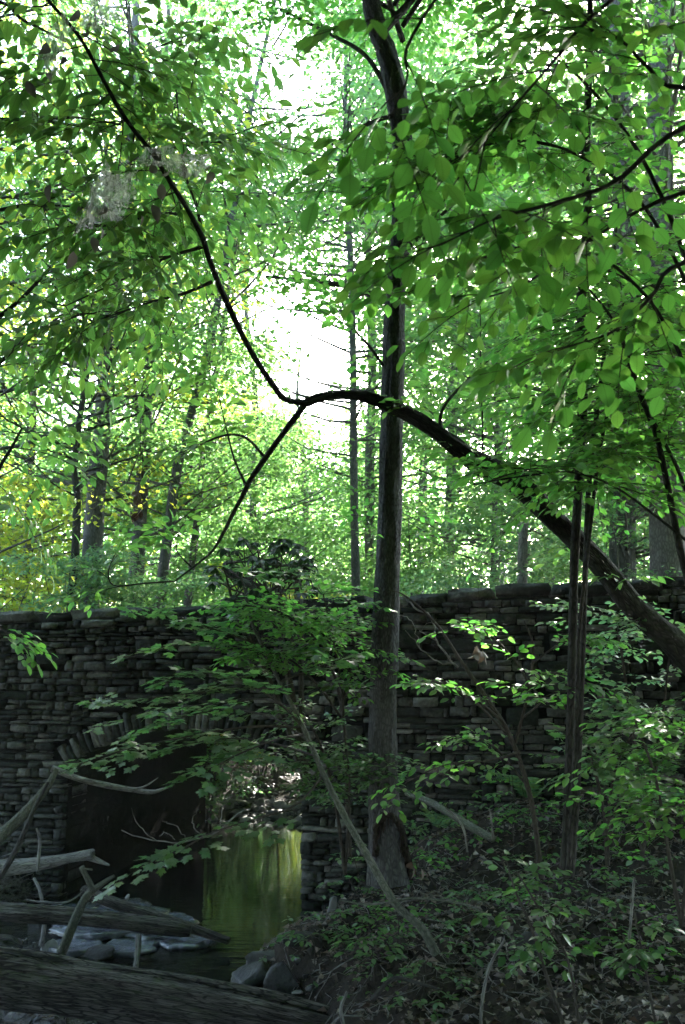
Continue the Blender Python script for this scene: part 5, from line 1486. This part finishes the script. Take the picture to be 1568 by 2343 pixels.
log('straight pale stick upright on the right bank', [(1440, 2160, 4.75, 7), (1446, 2080, 4.8, 7), (1452, 2010, 4.85, 6)], BK_DEAD, 7, .08, 0, name='stick', cat='stick')
log('long thin twig arching over the bank beyond the leaning sapling', [(780, 2060, 5.6, 3), (850, 2070, 5.5, 5), (950, 2056, 5.4, 6), (1060, 2070, 5.2, 6), (1140, 2110, 5.0, 6), (1180, 2160, 4.9, 5)], BK_PALE, 6, .05, 0, name='stick', cat='stick')
log('twisted pale root sticking out at the bottom of the bank', [(790, 2360, 5.6, 10), (780, 2310, 5.6, 9), (795, 2270, 5.65, 7)], BK_DEAD, 8, .1, 0, name='root', cat='root')
log('pale crooked twig below the mossy pole', [(1070, 1950, 5.9, 4), (1062, 1900, 5.95, 5), (1045, 1870, 6, 5), (1020, 1850, 6, 4)], BK_DEAD, 6, .08, 0, name='stick', cat='stick')
log('short pale twig standing right of the mossy pole', [(1128, 1920, 6.2, 5), (1125, 1880, 6.2, 4), (1120, 1850, 6.2, 3)], BK_DEAD, 6, .08, 0, name='stick', cat='stick')
log('thick bent dead stick in the bank at lower centre', [(850, 2290, 5.5, 12), (900, 2240, 5.5, 10), (960, 2250, 5.4, 7), (1010, 2265, 5.3, 4)], BK_DARK, 8, .1, 0, name='stick', cat='stick')
for i, (rows, lb) in enumerate((
        ([(95, 2165, 8.9, 12), (102, 2110, 9, 11), (95, 2080, 9.1, 9)], 'short upright snag under the second log at left'),
        ([(310, 2220, 8.4, 14), (316, 2175, 8.5, 13), (318, 2140, 8.6, 12)], 'pale upright stub under the second log at right'),
        ([(85, 1995, 9.3, 8), (92, 1925, 9.4, 7), (84, 1895, 9.4, 5)], 'short upright stick by the left jamb'),
        ([(70, 2110, 9, 9), (95, 2085, 9.05, 9), (92, 2040, 9.1, 8), (78, 2010, 9.2, 7)], 'bleached crooked root under the driftwood'),
        ([(-20, 2150, 8.8, 16), (20, 2145, 8.8, 13), (50, 2160, 8.8, 6)], 'stubby pale root end at the left edge'),
        ([(60, 2060, 9, 5), (110, 2066, 9, 5), (160, 2062, 9, 4), (200, 2030, 9, 2)], 'thin bleached twig lying along the second log'))):
    log(lb, rows, BK_DEAD, 9, .1, 0, name='stick', cat='stick')
# brushwood tangle on the left bank: many fine sticks nobody could count
tb = Tubes()
for k in range(620):
    b = G(rng.uniform(-40, 150), rng.uniform(1920, 2075)); a = rng.random() * 6.28; L = .15 + .45 * rng.random(); e = rng.normal(.12, .25)
    dv = np.array([math.cos(a), math.sin(a) * .7, e]); tt = np.linspace(-.3, .7, 5)[:, None]
    tb.add(b + [0, 0, .03] + dv * L * tt + rng.normal(0, .02, (5, 3)), np.linspace(.008, .0025, 5) * (.5 + 1.1 * rng.random()), 4)
tag(tb.build('brush_debris', BK_DEAD), 'tangle of fine dead brushwood on the left bank', kind='stuff')

# ================================================================== WEBWORM NESTS, DEAD LEAF CLUSTERS
def silk_material():
    m, nt, out = new_mat('silk_web')
    geo = N(nt, 'ShaderNodeNewGeometry')
    mp = N(nt, 'ShaderNodeMapping'); mp.inputs['Scale'].default_value = (34, 34, 11); nt.links.new(geo.outputs['Position'], mp.inputs[0])
    n1 = N(nt, 'ShaderNodeTexNoise', Scale=1.0, Detail=6.0, Roughness=.7); nt.links.new(mp.outputs[0], n1.inputs[0])
    f = ramp(nt, n1.outputs[0], [(.38, (.03, .03, .03)), (.66, (.62, .62, .62))])
    tr = N(nt, 'ShaderNodeBsdfTransparent'); df = N(nt, 'ShaderNodeBsdfDiffuse'); tl = N(nt, 'ShaderNodeBsdfTranslucent')
    df.inputs[0].default_value = (.78, .77, .77, 1); tl.inputs[0].default_value = (.70, .69, .70, 1)
    m1 = N(nt, 'ShaderNodeMixShader'); m1.inputs[0].default_value = .5
    nt.links.new(df.outputs[0], m1.inputs[1]); nt.links.new(tl.outputs[0], m1.inputs[2])
    m2 = N(nt, 'ShaderNodeMixShader'); nt.links.new(f, m2.inputs[0]); nt.links.new(tr.outputs[0], m2.inputs[1]); nt.links.new(m1.outputs[0], m2.inputs[2])
    nt.links.new(m2.outputs[0], out.inputs[0])
    return m
SILK = silk_material()
def nest(label, px, py, Y, w, h, ndead, skew=0.0):
    c = P(px, py, Y); sc = proj(c)[2][0] / FPX
    t = thing('webworm_nest', label, 'web nest', c, 'webworm nests in the leaning tree')
    # irregular tent of silk strung between twig tips
    na = 11
    an = []
    for k in range(na):
        a = 6.28 * k / na + rng.normal(0, .2); rr = (.45 + .75 * rng.random() ** 1.5) * (1 if k % 2 else .8)
        zz = math.sin(a) * rr
        an.append([math.cos(a) * rr * w * sc / 2 * (1 - .3 * zz) + skew * zz * h * sc / 2, rng.normal(0, .16) * w * sc, zz * h * sc / 2])
    an = np.array(an)
    for sheet in range(3):
        ctr = rng.normal(0, .10, 3) * np.array([w, w, h]) * sc + np.array([0, (sheet - 1) * .08 * w * sc, 0])
        V = []; F = []
        R = 7; A = 66
        for i_ in range(R + 1):
            f = i_ / R
            for j_ in range(A):
                t_ = j_ / A * na; a0 = int(t_) % na; w_ = t_ - int(t_)
                e = an[a0] * (1 - w_) + an[(a0 + 1) % na] * w_
                e = e * (1 - (.35 + .25 * sheet) * w_ * (1 - w_)) * (1 - .06 * sheet)
                pnt = ctr * (1 - f) + e * f
                pnt = pnt + np.array([.02, .05, .03]) * float(vnoise(np.array(pnt[0] * 11 + sheet * 7), np.array(pnt[2] * 11)))
                V.append(c + pnt)
        V = np.array(V); ii = np.arange((R + 1) * A).reshape(R + 1, A); i2 = np.roll(ii, -1, 1)
        mesh_obj('silk', V, np.stack([ii[:-1], i2[:-1], i2[1:], ii[1:]], -1).reshape(-1, 4), SILK, t, smooth=True)
    st = Tubes()
    for k in range(460):
        a0, a1 = rng.integers(na, size=2)
        fa, fb = .35 + .75 * rng.random(2)
        a = an[a0] * fa + rng.normal(0, .05, 3) * w * sc; b = an[a1] * fb + rng.normal(0, .05, 3) * w * sc
        if abs(int(a0) - int(a1)) in (4, 5, 6, 7): b = b * .3
        st.add(np.vstack([c + a, c + (a + b) / 2 + np.array([0, 0, -.02]), c + b]), [.0009, .0007, .0009], 3)
    for k in range(ndead):
        lv = Leaves()
        p0 = c + rng.normal(0, .32, 3) * np.array([w, w * .3, h * .7]) * sc - np.array([0, 0, .12 * h * sc])
        lv.add(p0, (rng.normal(0, .4), rng.normal(0, .3), -1), rng.normal(0, 1, 3), .06 + .03 * rng.random())
        p, x_, d_, z_, s_ = lv.arr()
        leaf_mesh('dead_leaf', p, x_, d_, z_, s_, (T_LANCE[0] * np.array([1.3, 1, 2.2]), T_LANCE[1]), LM_GREY, t, True)
nest('large pale silk nest with dead leaves low on the left of the long limb', 232, 450, 4.15, 190, 300, 9, .12)
nest('stretched silk nest across the middle of the long limb', 385, 375, 4.5, 210, 110, 7, .5)
nest('small thin silk nest high at the upper left', 118, 105, 4.2, 130, 190, 5, .2)
nest('faint grey silk nest at the top beside the end of the long limb', 235, 25, 4.3, 200, 160, 4)
def dead_cluster(label, px, py, Y, n, s):
    c = P(px, py, Y); t = thing('dead_leaves', label, 'dead leaves', c)
    tb = Tubes(); tb.add(np.vstack([c + [0, 0, .5], c + [.01, 0, .2], c]), [.002, .0015, .001], 3); tb.build('thread', BK_TWIG, t)
    for k in range(n):
        lv = Leaves(); lv.add(c + rng.normal(0, s * .25, 3), (rng.normal(0, .6), rng.normal(0, .4), -1), rng.normal(0, 1, 3), s * (.7 + .5 * rng.random()))
        p, x_, d_, z_, s_ = lv.arr(); leaf_mesh('dead_leaf', p, x_, d_, z_, s_, (T_OVAL_S[0] * np.array([1.2, 1, 2.5]), T_OVAL_S[1]), LM_BROWN, t, True)
dead_cluster('upper of the two hanging clusters of brown dead leaves', 315, 1128, 5.6, 5, .07)
dead_cluster('lower of the two hanging clusters of brown dead leaves', 320, 1172, 5.6, 4, .06)
dead_cluster('dark curled dead leaves caught in twigs right of the central trunk', 1098, 1490, 6.3, 7, .10)
dead_cluster('pale curled dead leaf on the bank right of the central trunk foot', 952, 1985, 6.0, 3, .07)

# ================================================================== HAZE
hm, hnt, hout = new_mat('haze_air')
pv = N(hnt, 'ShaderNodeVolumePrincipled', Density=HAZE)
pv.inputs['Color'].default_value = (.92, .95, 1.0, 1)
pv.inputs['Anisotropy'].default_value = .45
hnt.links.new(pv.outputs[0], hout.inputs['Volume'])
hx, hy0, hy1, hz0, hz1 = 75, -30, 95, -3.0, 40
hv = np.array([[x, y, z] for z in (hz0, hz1) for y in (hy0, hy1) for x in (-hx, hx)])
hf = np.array([[0, 2, 3, 1], [4, 5, 7, 6], [0, 1, 5, 4], [2, 6, 7, 3], [0, 4, 6, 2], [1, 3, 7, 5]])
tag(mesh_obj('haze', hv, hf, hm), 'pale damp woodland haze', kind='stuff')
